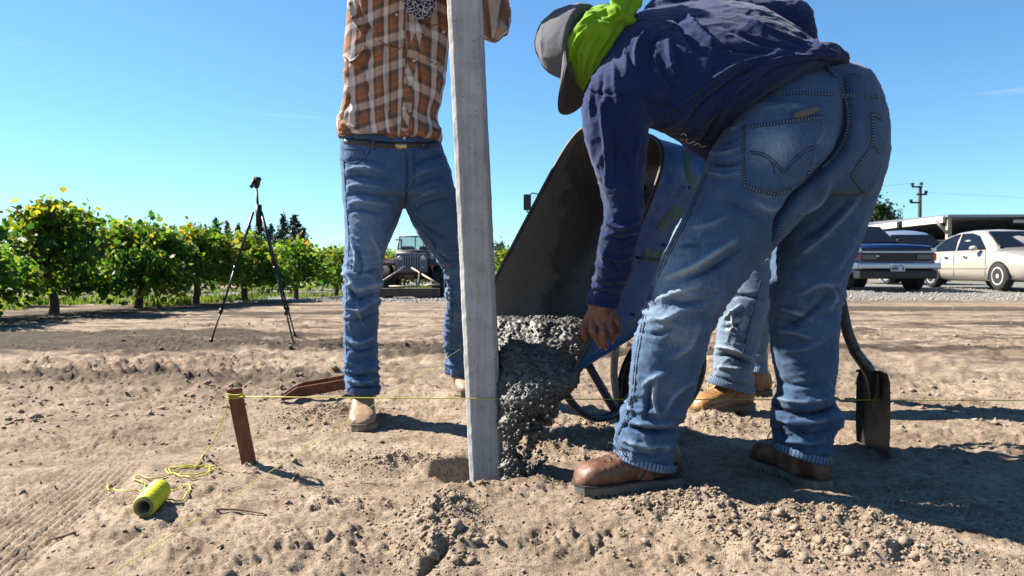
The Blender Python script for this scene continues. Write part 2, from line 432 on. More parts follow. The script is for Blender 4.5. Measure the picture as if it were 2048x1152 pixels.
def ground_mat(nt, b):
    geo = nt.nodes.new('ShaderNodeNewGeometry'); pos = geo.outputs['Position']
    big = tnoise(nt, pos, 0.9, 5, 0.6); mid = tnoise(nt, pos, 7, 5, 0.62); fin = tnoise(nt, pos, 60, 4, 0.65)
    c = ramp(nt, mid, [(0.28, (.215, .153, .104)), (0.46, (.455, .348, .25)), (0.72, (.65, .52, .39))])
    c = mixc(nt, ramp(nt, big, [(0.42, 0.0), (0.62, 0.5)]), c, (.24, .165, .11))
    c = mixc(nt, ramp(nt, fin, [(0.3, 0.8), (0.52, 0.0)]), c, (.13, .092, .066))
    # darker freshly turned soil lies in patches farther off and along the vine row
    sx = NN(nt, 'ShaderNodeSeparateXYZ', None, Vector=pos)
    stretch = NN(nt, 'ShaderNodeMapping', None, Vector=pos); stretch.inputs['Scale'].default_value = (0.6, 2.0, 1)
    dm = tnoise(nt, stretch.outputs[0], 1.7, 5, 0.65)
    far = NN(nt, 'ShaderNodeMapRange', None, Value=sx.outputs[1], From_Min=3.0, From_Max=6.0).outputs[0]
    f = math_(nt, 'MULTIPLY', ramp(nt, dm, [(0.47, 0.0), (0.62, 0.85)]), far)
    c = mixc(nt, f, c, (.088, .062, .048))
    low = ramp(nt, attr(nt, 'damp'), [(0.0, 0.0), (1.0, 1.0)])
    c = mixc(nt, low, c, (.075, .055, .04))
    nt.links.new(c, b.inputs['Base Color'])
    h = math_(nt, 'ADD', math_(nt, 'MULTIPLY', tnoise(nt, pos, 130, 4, 0.7), 0.7), math_(nt, 'MULTIPLY', tnoise(nt, pos, 420, 2, 0.6), 0.3))
    bumpto(nt, b, h, 1.0, 0.012)
M_GROUND = pbr('dry_soil', (.4, .3, .2), 0.95, spec=0.15, build=ground_mat)

def build_ground():
    th = np.concatenate([np.linspace(-R(41), R(41), 700), R(41) + (R(278)) * (np.arange(1, 44) / 44)])
    r = np.concatenate([[0.02], np.geomspace(0.75, 16, 480), np.geomspace(17.5, 4500, 46)])
    T, RR = np.meshgrid(th, r, indexing='xy'); x = RR * np.sin(T); y = RR * np.cos(T)
    z = H(x.ravel(), y.ravel()).reshape(x.shape)
    V = np.stack([x, y, z], -1).reshape(-1, 3); n, m = x.shape
    i, j = np.meshgrid(np.arange(n - 1), np.arange(m), indexing='ij'); k = (j + 1) % m
    Q = np.stack([i * m + j, (i + 1) * m + j, (i + 1) * m + k, i * m + k], -1).reshape(-1, 4)
    vx = V[:, 0]; vy = V[:, 1]
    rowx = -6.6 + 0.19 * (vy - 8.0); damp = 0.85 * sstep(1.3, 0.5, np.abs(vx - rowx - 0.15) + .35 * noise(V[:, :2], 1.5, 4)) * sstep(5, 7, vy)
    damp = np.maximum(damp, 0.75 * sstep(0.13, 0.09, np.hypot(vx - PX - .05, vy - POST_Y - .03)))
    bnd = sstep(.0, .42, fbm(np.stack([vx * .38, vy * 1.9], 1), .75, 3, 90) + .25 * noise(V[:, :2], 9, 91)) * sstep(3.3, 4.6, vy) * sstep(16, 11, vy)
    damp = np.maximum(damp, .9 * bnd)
    g = mk('ground', V, Q, M_GROUND, fl={'damp': damp}); tag(g, 'dry tan dirt with loose mounds and tyre tracks', kind='structure'); return g
GROUND = build_ground()

# ---- loose crumbs and clods
rng = np.random.default_rng(4)
ICO = None
def ico(sub):
    import bmesh
    bm = bmesh.new(); bmesh.ops.create_icosphere(bm, subdivisions=sub, radius=1.0)
    V = np.array([tuple(v.co) for v in bm.verts]); Fc = np.array([[v.index for v in f.verts] for f in bm.faces]); bm.free(); return V, Fc
I1, I2 = ico(1), ico(2)
I0 = (np.array([(1, 0, 0), (-1, 0, 0), (0, 1, 0), (0, -1, 0), (0, 0, 1), (0, 0, -1)], float), np.array([(0, 2, 4), (2, 1, 4), (1, 3, 4), (3, 0, 4), (2, 0, 5), (1, 2, 5), (3, 1, 5), (0, 3, 5)]))
def lumps(cs, rs, seed=0, squash=0.75, base=I1, jag=0.3):
    """many lumpy stones as one vertex/face array"""
    BV, BF = base; n = len(cs); g = np.random.default_rng(seed)
    k = 1 + jag * (g.random((n, len(BV))) - 0.5) * 2
    S = np.stack([0.75 + 0.5 * g.random(n), 0.75 + 0.5 * g.random(n), squash * (0.8 + 0.4 * g.random(n))], 1)
    a = g.random(n) * 6.28; ca, sa = np.cos(a), np.sin(a)
    X = BV[None] * k[..., None] * S[:, None] * np.asarray(rs)[:, None, None]
    Y = np.stack([X[..., 0] * ca[:, None] - X[..., 1] * sa[:, None], X[..., 0] * sa[:, None] + X[..., 1] * ca[:, None], X[..., 2]], -1) + np.asarray(cs)[:, None]
    Fc = (BF[None] + (np.arange(n) * len(BV))[:, None, None]).reshape(-1, 3)
    return Y.reshape(-1, 3), Fc
def soil_clod_mat(nt, b):
    geo = nt.nodes.new('ShaderNodeNewGeometry'); pos = geo.outputs['Position']
    c = ramp(nt, tnoise(nt, pos, 30, 4, 0.6), [(0.3, (.255, .188, .132)), (0.7, (.51, .40, .30))])
    nt.links.new(c, b.inputs['Base Color']); bumpto(nt, b, tnoise(nt, pos, 330, 3, 0.65), 0.8, 0.003)
M_CLOD = pbr('crumbly_soil', (.4, .3, .22), 0.95, spec=0.15, build=soil_clod_mat)
def scatter_crumbs():
    xs, ys, rs = [], [], []
    for g, a, b, h in MG:                                    # crumbs gather on the mounds
        n = int(1000 * (a / .1) * (b / .06) * min(1.6, h / .025)); n = min(n, 1500); n = n if h >= .02 else n // 6
        xs.append(g.x + a * 0.75 * rng.normal(size=n)); ys.append(g.y + b * 0.75 * rng.normal(size=n)); rs.append(0.0010 + 0.0058 * rng.random(n) ** 4)
    n = 8000; d = 1.25 + 3.0 * rng.random(n) ** 1.5; t = (rng.random(n) - .5) * 1.5
    xs.append(d * np.sin(t)); ys.append(d * np.cos(t)); rs.append((0.0009 + 0.0048 * rng.random(n) ** 5) * (0.7 + 0.3 * d))
    n = 6000; d = 3.4 + 10 * rng.random(n) ** 1.6; t = (rng.random(n) - .5) * 1.4; x = d * np.sin(t); y = d * np.cos(t)
    k = noise(np.stack([x * .5, y * 1.7], 1), .8, 12) > -0.05; xs.append(x[k]); ys.append(y[k]); rs.append(0.004 + 0.016 * rng.random(k.sum()) ** 4)
    x, y, r = np.concatenate(xs), np.concatenate(ys), np.concatenate(rs)
    k = (y > .9) & (np.hypot((x - PX) / .13, (y - POST_Y) / .11) > 1); x, y, r = x[k], y[k], r[k]
    V, Fc = lumps(np.stack([x, y, H(x, y) + r * 0.15], 1), r, 5, .75, I0, .45)
    o = mk('loose_dirt', V, Fc, M_CLOD, GROUND, smooth=False); tag(o, 'fine loose crumbs of dry soil', kind='stuff')
scatter_crumbs()
def clods():
    spots = [(915, 1052, .018), (862, 1020, .017), (838, 1045, .012), (905, 1000, .014), (880, 985, .011), (930, 1015, .013), (893, 1040, .012), (848, 1060, .013),
             (870, 1105, .015), (900, 1090, .012), (822, 1030, .011), (955, 1085, .012), (980, 1078, .010), (995, 1090, .010), (940, 1068, .009), (866, 1130, .016), (910, 1120, .014), (945, 1125, .013),
             (938, 976, .011), (962, 974, .010), (952, 967, .009), (650, 845, .013), (620, 850, .011), (575, 858, .010), (45, 985, .009), (137, 890, .008),
             (1410, 978, .012), (1455, 985, .013), (1330, 995, .012), (1395, 1000, .011), (1440, 1010, .013), (1470, 1020, .011), (1380, 985, .010), (1350, 1005, .010), (1485, 1050, .012), (1525, 1035, .013),
             (1600, 1040, .012), (1640, 1034, .013), (1672, 1062, .012), (1722, 1054, .012), (1735, 1062, .011), (1590, 1060, .014), (1560, 1045, .013), (1780, 1090, .012), (1830, 1100, .013), (1850, 1095, .010),
             (1700, 1095, .012), (1760, 1110, .012), (1610, 1120, .016), (1640, 1100, .014), (1555, 1105, .015), (1700, 1125, .013), (1810, 1120, .012), (1290, 1085, .010), (1240, 1060, .008),
             (575, 1000, .012), (590, 925, .010), (440, 950, .008), (560, 935, .009), (440, 1095, .009), (800, 905, .010), (760, 925, .009), (845, 925, .009), (1130, 880, .012), (1200, 870, .012), (1170, 895, .010), (1440, 1060, .013), (1420, 1042, .012), (1495, 1075, .014)]
    protos = []
    for k in range(6):
        V = I2[0].copy(); n = 1 + 0.42 * fbm(V * 1.0 + k * 7.3, 1.7, 3, k); V = V * n[:, None] * np.array([1.15, .95, .72])
        o = mk('dirt_clod', V, I2[1], M_CLOD, GROUND, smooth=False, local=True); protos.append(o)
    for i, (a, b, r) in enumerate(spots):
        o = protos[i] if i < 6 else protos[i % 6].copy()
        if i >= 6: COL.objects.link(o); o.parent = GROUND
        g = GH(a, b); o.location = (g.x, g.y, Hz(g.x, g.y) + r * 0.2); s = r * random.Random(i).uniform(.65, .95)
        o.scale = (s, s, s); o.rotation_euler = (0.5 * math.sin(i), 0.4 * math.cos(i * 2.1), i * 1.7)
clods()

# ---- gravel yard on the right and behind the jeep
def gravel():
    xs = np.linspace(-9, 40, 90); yv = np.geomspace(14.0, 75, 50); X, Y = np.meshgrid(xs, yv)
    Yj = Y + 0.5 * noise(np.stack([X, Y], -1), 0.7, 3) * (Y < 16); Z = H(X.ravel(), Yj.ravel(), False).reshape(X.shape) + 0.03
    Z[0] -= 0.10
    V, Fc = rings(np.stack([X, Yj, Z], -1), False, False)
    def gm(nt, b):
        geo = nt.nodes.new('ShaderNodeNewGeometry'); pos = geo.outputs['Position']
        v = NN(nt, 'ShaderNodeTexVoronoi', None, Vector=pos, Scale=22.0)
        c = mixc(nt, 0.6, ramp(nt, v.outputs['Distance'], [(0.1, (.42, .39, .35)), (0.55, (.16, .145, .13))]), ramp(nt, tnoise(nt, pos, 3, 4), [(0.3, (.22, .2, .17)), (0.7, (.42, .39, .34))]))
        nt.links.new(c, b.inputs['Base Color']); bumpto(nt, b, v.outputs['Distance'], 1.0, 0.05)
    o = mk('gravel_yard', V, Fc, pbr('crushed_gravel', (.4, .38, .35), .95, build=gm)); tag(o, 'pale crushed gravel parking yard', kind='structure')
    n = 7000; x = -5 + 17 * rng.random(n); y = 14.0 + 5.5 * rng.random(n) ** 1.3; r = 0.009 + .02 * rng.random(n) ** 2
    V, Fc = lumps(np.stack([x, y, H(x, y, False) + 0.035 + r * .2], 1), r, 8, .75, I0, .3)
    s = mk('gravel_stones', V, Fc, pbr('gravel_stone', (.42, .40, .37), .9, var=.45, vscale=20.0), o, smooth=False); tag(s, 'loose pale gravel stones', kind='stuff')
gravel()

# ================================================================ VINES, TREES, GRASS
def leafmat(name, stops, trans=0.45):
    def bd(nt, b):
        f = attr(nt, 'tone'); c = ramp(nt, f, stops)
        nt.links.new(c, b.inputs['Base Color']); b.inputs['Roughness'].default_value = 0.55
        tr = NN(nt, 'ShaderNodeBsdfTranslucent', None, Color=c)
        mx = NN(nt, 'ShaderNodeMixShader', None, Fac=trans, i1=b.outputs[0], i2=tr.outputs[0])
        nt.links.new(mx.outputs[0], nt.nodes['Material Output'].inputs['Surface'])
    return pbr(name, (.1, .2, .03), .55, build=bd)
M_VINE = leafmat('vine_leaf', [(0.0, (.045, .14, .014)), (0.40, (.12, .29, .022)), (0.64, (.32, .41, .025)), (0.86, (.66, .50, .03)), (1.0, (.55, .28, .03))], .66)
M_GRASS = leafmat('grass_blade', [(0, (.10, .24, .02)), (1, (.42, .50, .07))], .5)
M_BARK = pbr('vine_bark', (.10, .068, .045), .95, var=.4, vscale=25, bump=.8, bscale=60)
LEAF2 = np.array([(0, 0, 0), (.42, .18, .06), (.52, .62, -.02), (.20, .72, .08), (0, 1.0, -.05), (-.20, .72, .08), (-.52, .62, -.02), (-.42, .18, .06)], float)
LEAF4 = np.array([(0, 0, 0), (.45, .45, .05), (0, 1, -.05), (-.45, .45, .05)], float)
def leaves(C, size, tone, seed, shape=LEAF2, droop=.5):
    g = np.random.default_rng(seed); n = len(C); m = len(shape)
    d = g.normal(size=(n, 3)); d[:, 2] -= droop; d /= np.linalg.norm(d, axis=1, keepdims=True)
    a = g.normal(size=(n, 3)); u = np.cross(d, a); u /= np.linalg.norm(u, axis=1, keepdims=True); wv = np.cross(u, d)
    V = C[:, None] + size[:, None, None] * (shape[None, :, 0, None] * u[:, None] + shape[None, :, 1, None] * d[:, None] + shape[None, :, 2, None] * wv[:, None])
    f = np.array([(0, 1, 2), (0, 2, 3), (0, 3, 4), (0, 4, 5), (0, 5, 6), (0, 6, 7)]) if m == 8 else np.array([(0, 1, 2), (0, 2, 3)])
    Fc = (f[None] + (np.arange(n) * m)[:, None, None]).reshape(-1, 3)
    return V.reshape(-1, 3), Fc, np.repeat(tone, m)
def vine(x, y, h, seed, nleaf, label, group='grapevines in the vineyard rows', wide=1.0, leaf=LEAF2):
    g = np.random.default_rng(seed); z0 = Hz(x, y); root = empty('grapevine', (x, y, z0)); tag(root, label, 'grapevine', group)
    lean = g.normal(size=2) * .05; top = np.array([x + lean[0], y + lean[1], z0 + .62])
    pcs = [tube([(x, y, z0 - .05), (x + lean[0] * .2 + .02, y, z0 + .18), (x + lean[0] * .8, y + lean[1] * .5, z0 + .42), tuple(top)], [.075, .055, .05, .06], 9, 4)]
    arms = []; nl = 9
    for k in range(nl):
        a = k * 6.28 / nl + g.random() * .6; L = .55 + .35 * g.random(); e = top + np.array([math.cos(a) * L * .75 * wide, math.sin(a) * L * wide, (.25 + .55 * g.random()) * h / 1.4])
        md = (top + e) / 2 + np.array([0, 0, .12]); pcs.append(tube([tuple(top), tuple(md), tuple(e)], [.028, .018, .008], 5, 3)); arms.append((top, md, e))
    V, Fc = join(pcs); mk('trunk', V, Fc, M_BARK, root)
    # leaf clumps on canes, arching out and hanging
    C, T = [], []
    ncl = 56
    for k in range(ncl):
        a = g.random() * 6.28; rr = (g.random() ** .55); zz = .36 + (h - .40) * g.random() ** .85
        wz = math.sin(min(1, max(.12, (h + .12 - zz) / (h - .2))) * 1.9) ** .8
        cx, cy = x + math.cos(a) * rr * .78 * wz, y + math.sin(a) * rr * 1.08 * wz * wide
        m = nleaf // ncl; p = np.array([cx, cy, z0 + zz]) + g.normal(size=(m, 3)) * np.array([.12, .12, .10]); C.append(p)
        warm = .42 * g.random() + .30 * (zz / h) + .08 * g.normal(); T.append(np.clip(warm + g.normal(size=m) * .17, 0, 1))
    for k in range(11):                                   # shoots standing above the canopy
        a = g.random() * 6.28; rr = g.random() * .55; b0 = np.array([x + math.cos(a) * rr, y + math.sin(a) * rr, z0 + h - .25]); e = b0 + np.array([g.normal() * .15, g.normal() * .15, .04 + .10 * g.random()])
        t = np.linspace(0, 1, 14)[:, None]; p = b0 + (e - b0) * t; p[:, 2] -= .12 * np.abs(t[:, 0] - .6) ** 2; C.append(p + g.normal(size=p.shape) * .03); T.append(np.clip(.5 + .4 * g.random(len(p)), 0, 1))
    C = np.concatenate(C); T = np.concatenate(T); sz = .045 + .062 * g.random(len(C))
    V, Fc, tn = leaves(C, sz, T, seed + 1, leaf); mk('crown', V, Fc, M_VINE, root, smooth=False, fl={'tone': tn}); return root
def vineyard():
    def row(k, s): d = Vector((.187, 1.0)).normalized(); return -6.62 + d.x * s - 2.9 * k, 8.0 + d.y * s + .54 * k
    n = 0
    fronts = ['leftmost front-row grapevine, cut by the left edge of the picture', 'tall yellow-topped grapevine with the thick trunk, nearest in the front row', 'second thick-trunked grapevine from the left in the front row', 'third grapevine along the front row, left of the tripod', 'front-row grapevine behind the left tripod leg', 'front-row grapevine seen between the tripod legs', 'front-row grapevine right of the tripod feet', 'small front-row grapevine two short of the jeans of the plaid man', 'far front-row grapevine beside the jeans of the plaid man', 'farthest front-row grapevine seen past the plaid man']
    # (photo x of trunk) measured spacing along the row
    ss = [0.35, 2.2, 3.9, 5.4, 7.0, 9.2, 11.4, 13.8, 16.6, 20.0]
    hs_ = [1.30, 1.38, 1.30, 1.30, 1.26, 1.24, 1.20, 1.16, 1.16, 1.16]
    for i, s in enumerate(ss):
        x, y = row(0, s); vine(x, y, hs_[i], 100 + i, 4200 if i < 5 else 2500, fronts[i])
    for k in (1, 2, 3):
        for i in range(12):
            x, y = row(k, 1.2 + i * 2.0 + (k % 2) * .8); px = proj(np.array([x, y, 1.0]))[0]
            if px < -120 or px > 720: continue
            vine(x, y, 1.26 + .08 * math.sin(i * 3 + k), 300 + k * 20 + i, 1300, 'yellow-green grapevine in the rows behind the front row', 'grapevines of the back rows', 1.0, LEAF4)
    for i, (px, Y) in enumerate([(775, 31), (790, 33), (1008, 32), (1016, 36)]):
        p = P(px, 560, Y); vine(p.x, p.y, 1.5, 500 + i, 700, ['green vine just left of the parked jeep', 'green vine right behind the jeep', 'green vine seen between post and wheelbarrow', 'pale vine behind the gap by the wheelbarrow'][i])
vineyard()
def grass():
    n = 16000; s = rng.random(n) * 24 - 1; k = rng.random(n) * 9; x = -6.62 + .184 * s - .05 - k * (rng.random(n)); y = 8.0 + .98 * s + .1
    keep = noise(np.stack([x, y], 1), .9, 5) > -.12; x, y = x[keep], y[keep]; n = len(x); z = H(x, y, False)
    bl = np.array([(-.05, 0, 0), (.05, 0, 0), (.035, .6, .08), (0, 1.0, .22)], float)
    g = np.random.default_rng(3); hh = .04 + .11 * g.random(n); a = g.random(n) * 6.28; ln = g.normal(size=(n, 2)) * .25
    ux, uy = np.cos(a), np.sin(a); V = np.zeros((n, 4, 3))
    for q in range(4):
        V[:, q, 0] = x + ux * bl[q, 0] * .4 + ln[:, 0] * bl[q, 1] ** 2 * hh; V[:, q, 1] = y + uy * bl[q, 0] * .4 + ln[:, 1] * bl[q, 1] ** 2 * hh; V[:, q, 2] = z + bl[q, 1] * hh
    Q = np.arange(n * 4).reshape(-1, 4); t = np.repeat(g.random(n) * .8 + .1, 4)
    o = mk('grass', V.reshape(-1, 3), Q, M_GRASS, smooth=False, fl={'tone': t}); tag(o, 'bright weedy grass under the grapevines', 'grass', kind='stuff')
grass()
M_CON = leafmat('conifer_needles', [(0, (.008, .026, .016)), (1, (.035, .075, .035))], .15)
M_OAK = leafmat('broadleaf', [(0, (.012, .032, .010)), (1, (.065, .12, .03))], .2)
def conifer(px, ytop, Y, wpx, label, seed):
    g = np.random.default_rng(seed); b = P(px, 560, Y); z0 = -.1; zt = P(px, ytop, Y).z; hgt = zt - z0; wr = wpx * Y / F / 2
    root = empty('conifer_tree', (b.x, Y, z0)); tag(root, label, 'tree', 'conifers on the horizon')
    V, Fc = tube([(b.x, Y, z0), (b.x, Y, z0 + hgt * .97)], [hgt * .025, .02], 7, 4); mk('trunk', V, Fc, M_BARK, root)
    C = []
    for k in range(46):
        t = (k + .5) / 46; rad = wr * (1 - t) ** .8 * (.75 + .5 * g.random()) + .04 * wr; m = int(10 + 26 * (1 - t))
        for q in range(3):
            a = g.random() * 6.28; s = g.random(m) ** .7
            C.append(np.stack([b.x + np.cos(a) * rad * s, Y + np.sin(a) * rad * s, z0 + hgt * (.06 + .93 * t) - .12 * rad * s + g.normal(size=m) * .01 * hgt], 1) + g.normal(size=(m, 3)) * .05 * wr)
    C = np.concatenate(C); V, Fc, tn = leaves(C, (.055 * wr + .12) * (.6 + .8 * g.random(len(C))), g.random(len(C)), seed, np.array([(-.35, 0, 0), (.35, .1, 0), (.2, 1, .1), (-.2, .9, 0)], float), .5)
    mk('crown', V, Fc, M_CON, root, smooth=False, fl={'tone': tn})
for i, (px, yt, Y, wpx, lb) in enumerate([(432, 440, 95, 34, 'low dark conifer left end of the horizon conifers'), (455, 446, 98, 26, 'slim conifer second from left on the horizon'), (478, 450, 98, 24, 'small thin conifer left of the tripod mast'),
        (499, 452, 96, 26, 'small conifer left of the tripod neck'), (520, 440, 92, 34, 'tall conifer directly behind the tripod'), (543, 452, 95, 30, 'conifer just right of the tripod legs'),
        (567, 433, 88, 36, 'spired conifer left of the broad conifer clump'), (590, 434, 86, 50, 'broad tall conifer right end of the horizon group'), (606, 460, 84, 40, 'short rounded conifer at the right foot of the group')]):
    conifer(px, yt - 4, Y, wpx * 1.7, lb, 700 + i)
def round_tree(px, ytop, Y, wpx, label, seed, lo=.15, nm='broadleaf_tree', n=1600):
    g = np.random.default_rng(seed); b = P(px, 560, Y); z0 = -.1; zt = P(px, ytop, Y).z; hgt = zt - z0; wr = wpx * Y / F / 2
    root = empty(nm, (b.x, Y, z0)); tag(root, label, 'tree')
    V, Fc = join([tube([(b.x, Y, z0), (b.x, Y, z0 + hgt * .5)], [hgt * .05, hgt * .03], 7, 3)] + [tube([(b.x, Y, z0 + hgt * .35), (b.x + math.cos(a) * wr * .6, Y + math.sin(a) * wr * .6, z0 + hgt * .75)], [hgt * .025, hgt * .008], 5, 3) for a in (0.3, 2.2, 4.1, 5.3)])
    mk('trunk', V, Fc, M_BARK, root); C, T = [], []
    for k in range(40):
        d = g.normal(size=3); d /= np.linalg.norm(d); r = g.random() ** .45
        c = np.array([b.x + d[0] * wr * r * .85, Y + d[1] * wr * r * .85, z0 + hgt * (lo + .5 * (1 - lo)) + d[2] * hgt * (1 - lo) * .46 * r]); m = n // 40
        C.append(c + g.normal(size=(m, 3)) * np.array([.14 * wr, .14 * wr, .09 * hgt * (1 - lo)])); T.append(np.clip(g.random() * .7 + g.random(m) * .4, 0, 1))
    C = np.concatenate(C); V, Fc, tn = leaves(C, (.05 * wr + .03 * hgt) * (.6 + .8 * g.random(len(C))), np.concatenate(T), seed, np.array([(-.4, 0, 0), (.4, .1, 0), (.25, 1, .15), (-.3, .9, 0)], float), .2)
    mk('crown', V, Fc, M_OAK, root, smooth=False, fl={'tone': tn})
round_tree(682, 498, 70, 60, 'dark round tree on the horizon beside the plaid man', 801)
round_tree(770, 505, 60, 50, 'dark tree on the horizon left of the parked jeep', 802)
round_tree(1000, 482, 40, 34, 'tree seen in the gap between post and wheelbarrow', 803, .3)
round_tree(1752, 402, 130, 78, 'dark leafy tree rising over the left end of the shed', 804, .05, n=3000)
round_tree(1792, 424, 140, 50, 'lower dark tree right of the leafy tree above the shed', 805, .05, n=2000)
round_tree(1700, 425, 135, 70, 'dark tree behind the bent man, over the dark car', 806, .05, n=2000)
for i, (a, b, yt) in enumerate([(690, 900, 530), (860, 1060, 528), (1040, 1700, 530), (1690, 2300, 520), (-400, 500, 532)]):   # low tree line far off
    xs = np.linspace(a, b, 40); Y = 260; V = []; g = np.random.default_rng(40 + i); C = []
    for x in xs:
        top = P(x, yt + 5 * g.normal(), Y).z; c = P(x, 545, Y); m = 40
        C.append(np.stack([c.x + g.normal(size=m) * 1.8, Y + g.normal(size=m) * 4, top * g.random(m) ** .6], 1))
    C = np.concatenate(C); V, Fc, tn = leaves(C, 1.3 + g.random(len(C)), g.random(len(C)) * .6, i, np.array([(-.5, 0, 0), (.5, .1, 0), (.35, 1, .15), (-.4, .9, 0)], float), 0)
    o = mk('distant_trees', V, Fc, M_OAK, smooth=False, fl={'tone': tn}); tag(o, ['far tree line left of the post', 'far tree line behind the post', 'far tree line behind the wheelbarrow', 'far tree line behind the shed', 'far tree line behind the vineyard'][i], 'trees', kind='stuff')
# ================================================================ VEHICLES
M_TYRE = pbr('tyre_rubber', (.018, .018, .019), .85, bump=.4, bscale=120)
M_RIM = pbr('alloy_rim', (.78, .78, .78), .35, .15)
M_GLASS = pbr('car_glass', (.010, .016, .028), .15, 0, spec=.06)
M_DARK = pbr('black_trim', (.012, .012, .014), .5)
M_CHROME = pbr('chrome', (.75, .77, .8), .12, 1.0)
M_REDL = pbr('amber_red_lens', (.62, .07, .02), .2)
M_LENS = pbr('clear_lens', (.75, .77, .78), .08, .3)
def wheel(parent, x, y, r, wd, side, mat=M_RIM, n=7, name='wheel'):
    prof = [(r * .62, -wd / 2), (r * .9, -wd / 2), (r * .985, -wd * .4), (r, -wd * .25), (r, wd * .25), (r * .985, wd * .4), (r * .9, wd / 2), (r * .62, wd / 2)]
    V, Fc = lathe(prof, 28); V = V + np.array([x, y, r]); o = mk(name, V, Fc, M_TYRE, parent, local=True)
    pcs = [lathe([(r * .60, side * wd * .30), (r * .64, side * wd * .52), (r * .56, side * wd * .54), (r * .52, side * wd * .30)], 28)]
    for k in range(n):
        a = k * 2 * math.pi / n; ca, sa = math.cos(a), math.sin(a); V2, F2 = box(r * .1, r * .57, side * wd * .44 - .008, side * wd * .44 + .008, -r * .13, r * .13)
        V2 = np.array(V2); pcs.append((np.stack([V2[:, 0] * ca - V2[:, 2] * sa, V2[:, 1], V2[:, 0] * sa + V2[:, 2] * ca], 1), F2))
    pcs.append(lathe([(0.001, side * wd * .36), (r * .17, side * wd * .36), (r * .15, side * wd * .53), (0.001, side * wd * .54)], 14))
    V, Fc = join(pcs); V = V + np.array([x, y, r]); mk('rim', V, Fc, mat, o, smooth=False, local=True)
    d = lathe([(0.001, side * wd * .1), (r * .62, side * wd * .12), (.001, side * wd * .14)], 24); V = d[0] + np.array([x, y, r]); mk('brake_disc', V, d[1], M_DARK, o, local=True)
def sections(st, m_extra=None):
    """st: (x, half-section [(y,z)...] bottom to top centre); mirrored and lofted along x"""
    Rg = []
    for x, hs in st:
        a = [(x, y, z) for y, z in hs]; b = [(x, -y, z) for y, z in reversed(hs[:-1])] if hs[-1][0] == 0 else [(x, -y, z) for y, z in reversed(hs)]
        Rg.append(a + b)
    return rings(np.array(Rg))
def poly3(pts, thick, nrm):
    p = np.array(pts, float); n = np.array(nrm, float); n /= np.linalg.norm(n); k = len(p)
    V = np.concatenate([p + n * thick, p - n * .02]); return V, [tuple(range(k)), tuple(range(2 * k - 1, k - 1, -1))] + [(i, i + k, (i + 1) % k + k, (i + 1) % k) for i in range(k)]
def arch(parent, x, r, wy, side, mat, nm='wheel_arch'):
    a = np.linspace(-.15, math.pi + .15, 18); pl = [(x + math.cos(t) * r, r * .78 + math.sin(t) * r) for t in a]
    V, Fc = prism(pl, side * (wy - .05), side * (wy + .006)); mk(nm, V, Fc, mat, parent, smooth=False, local=True)
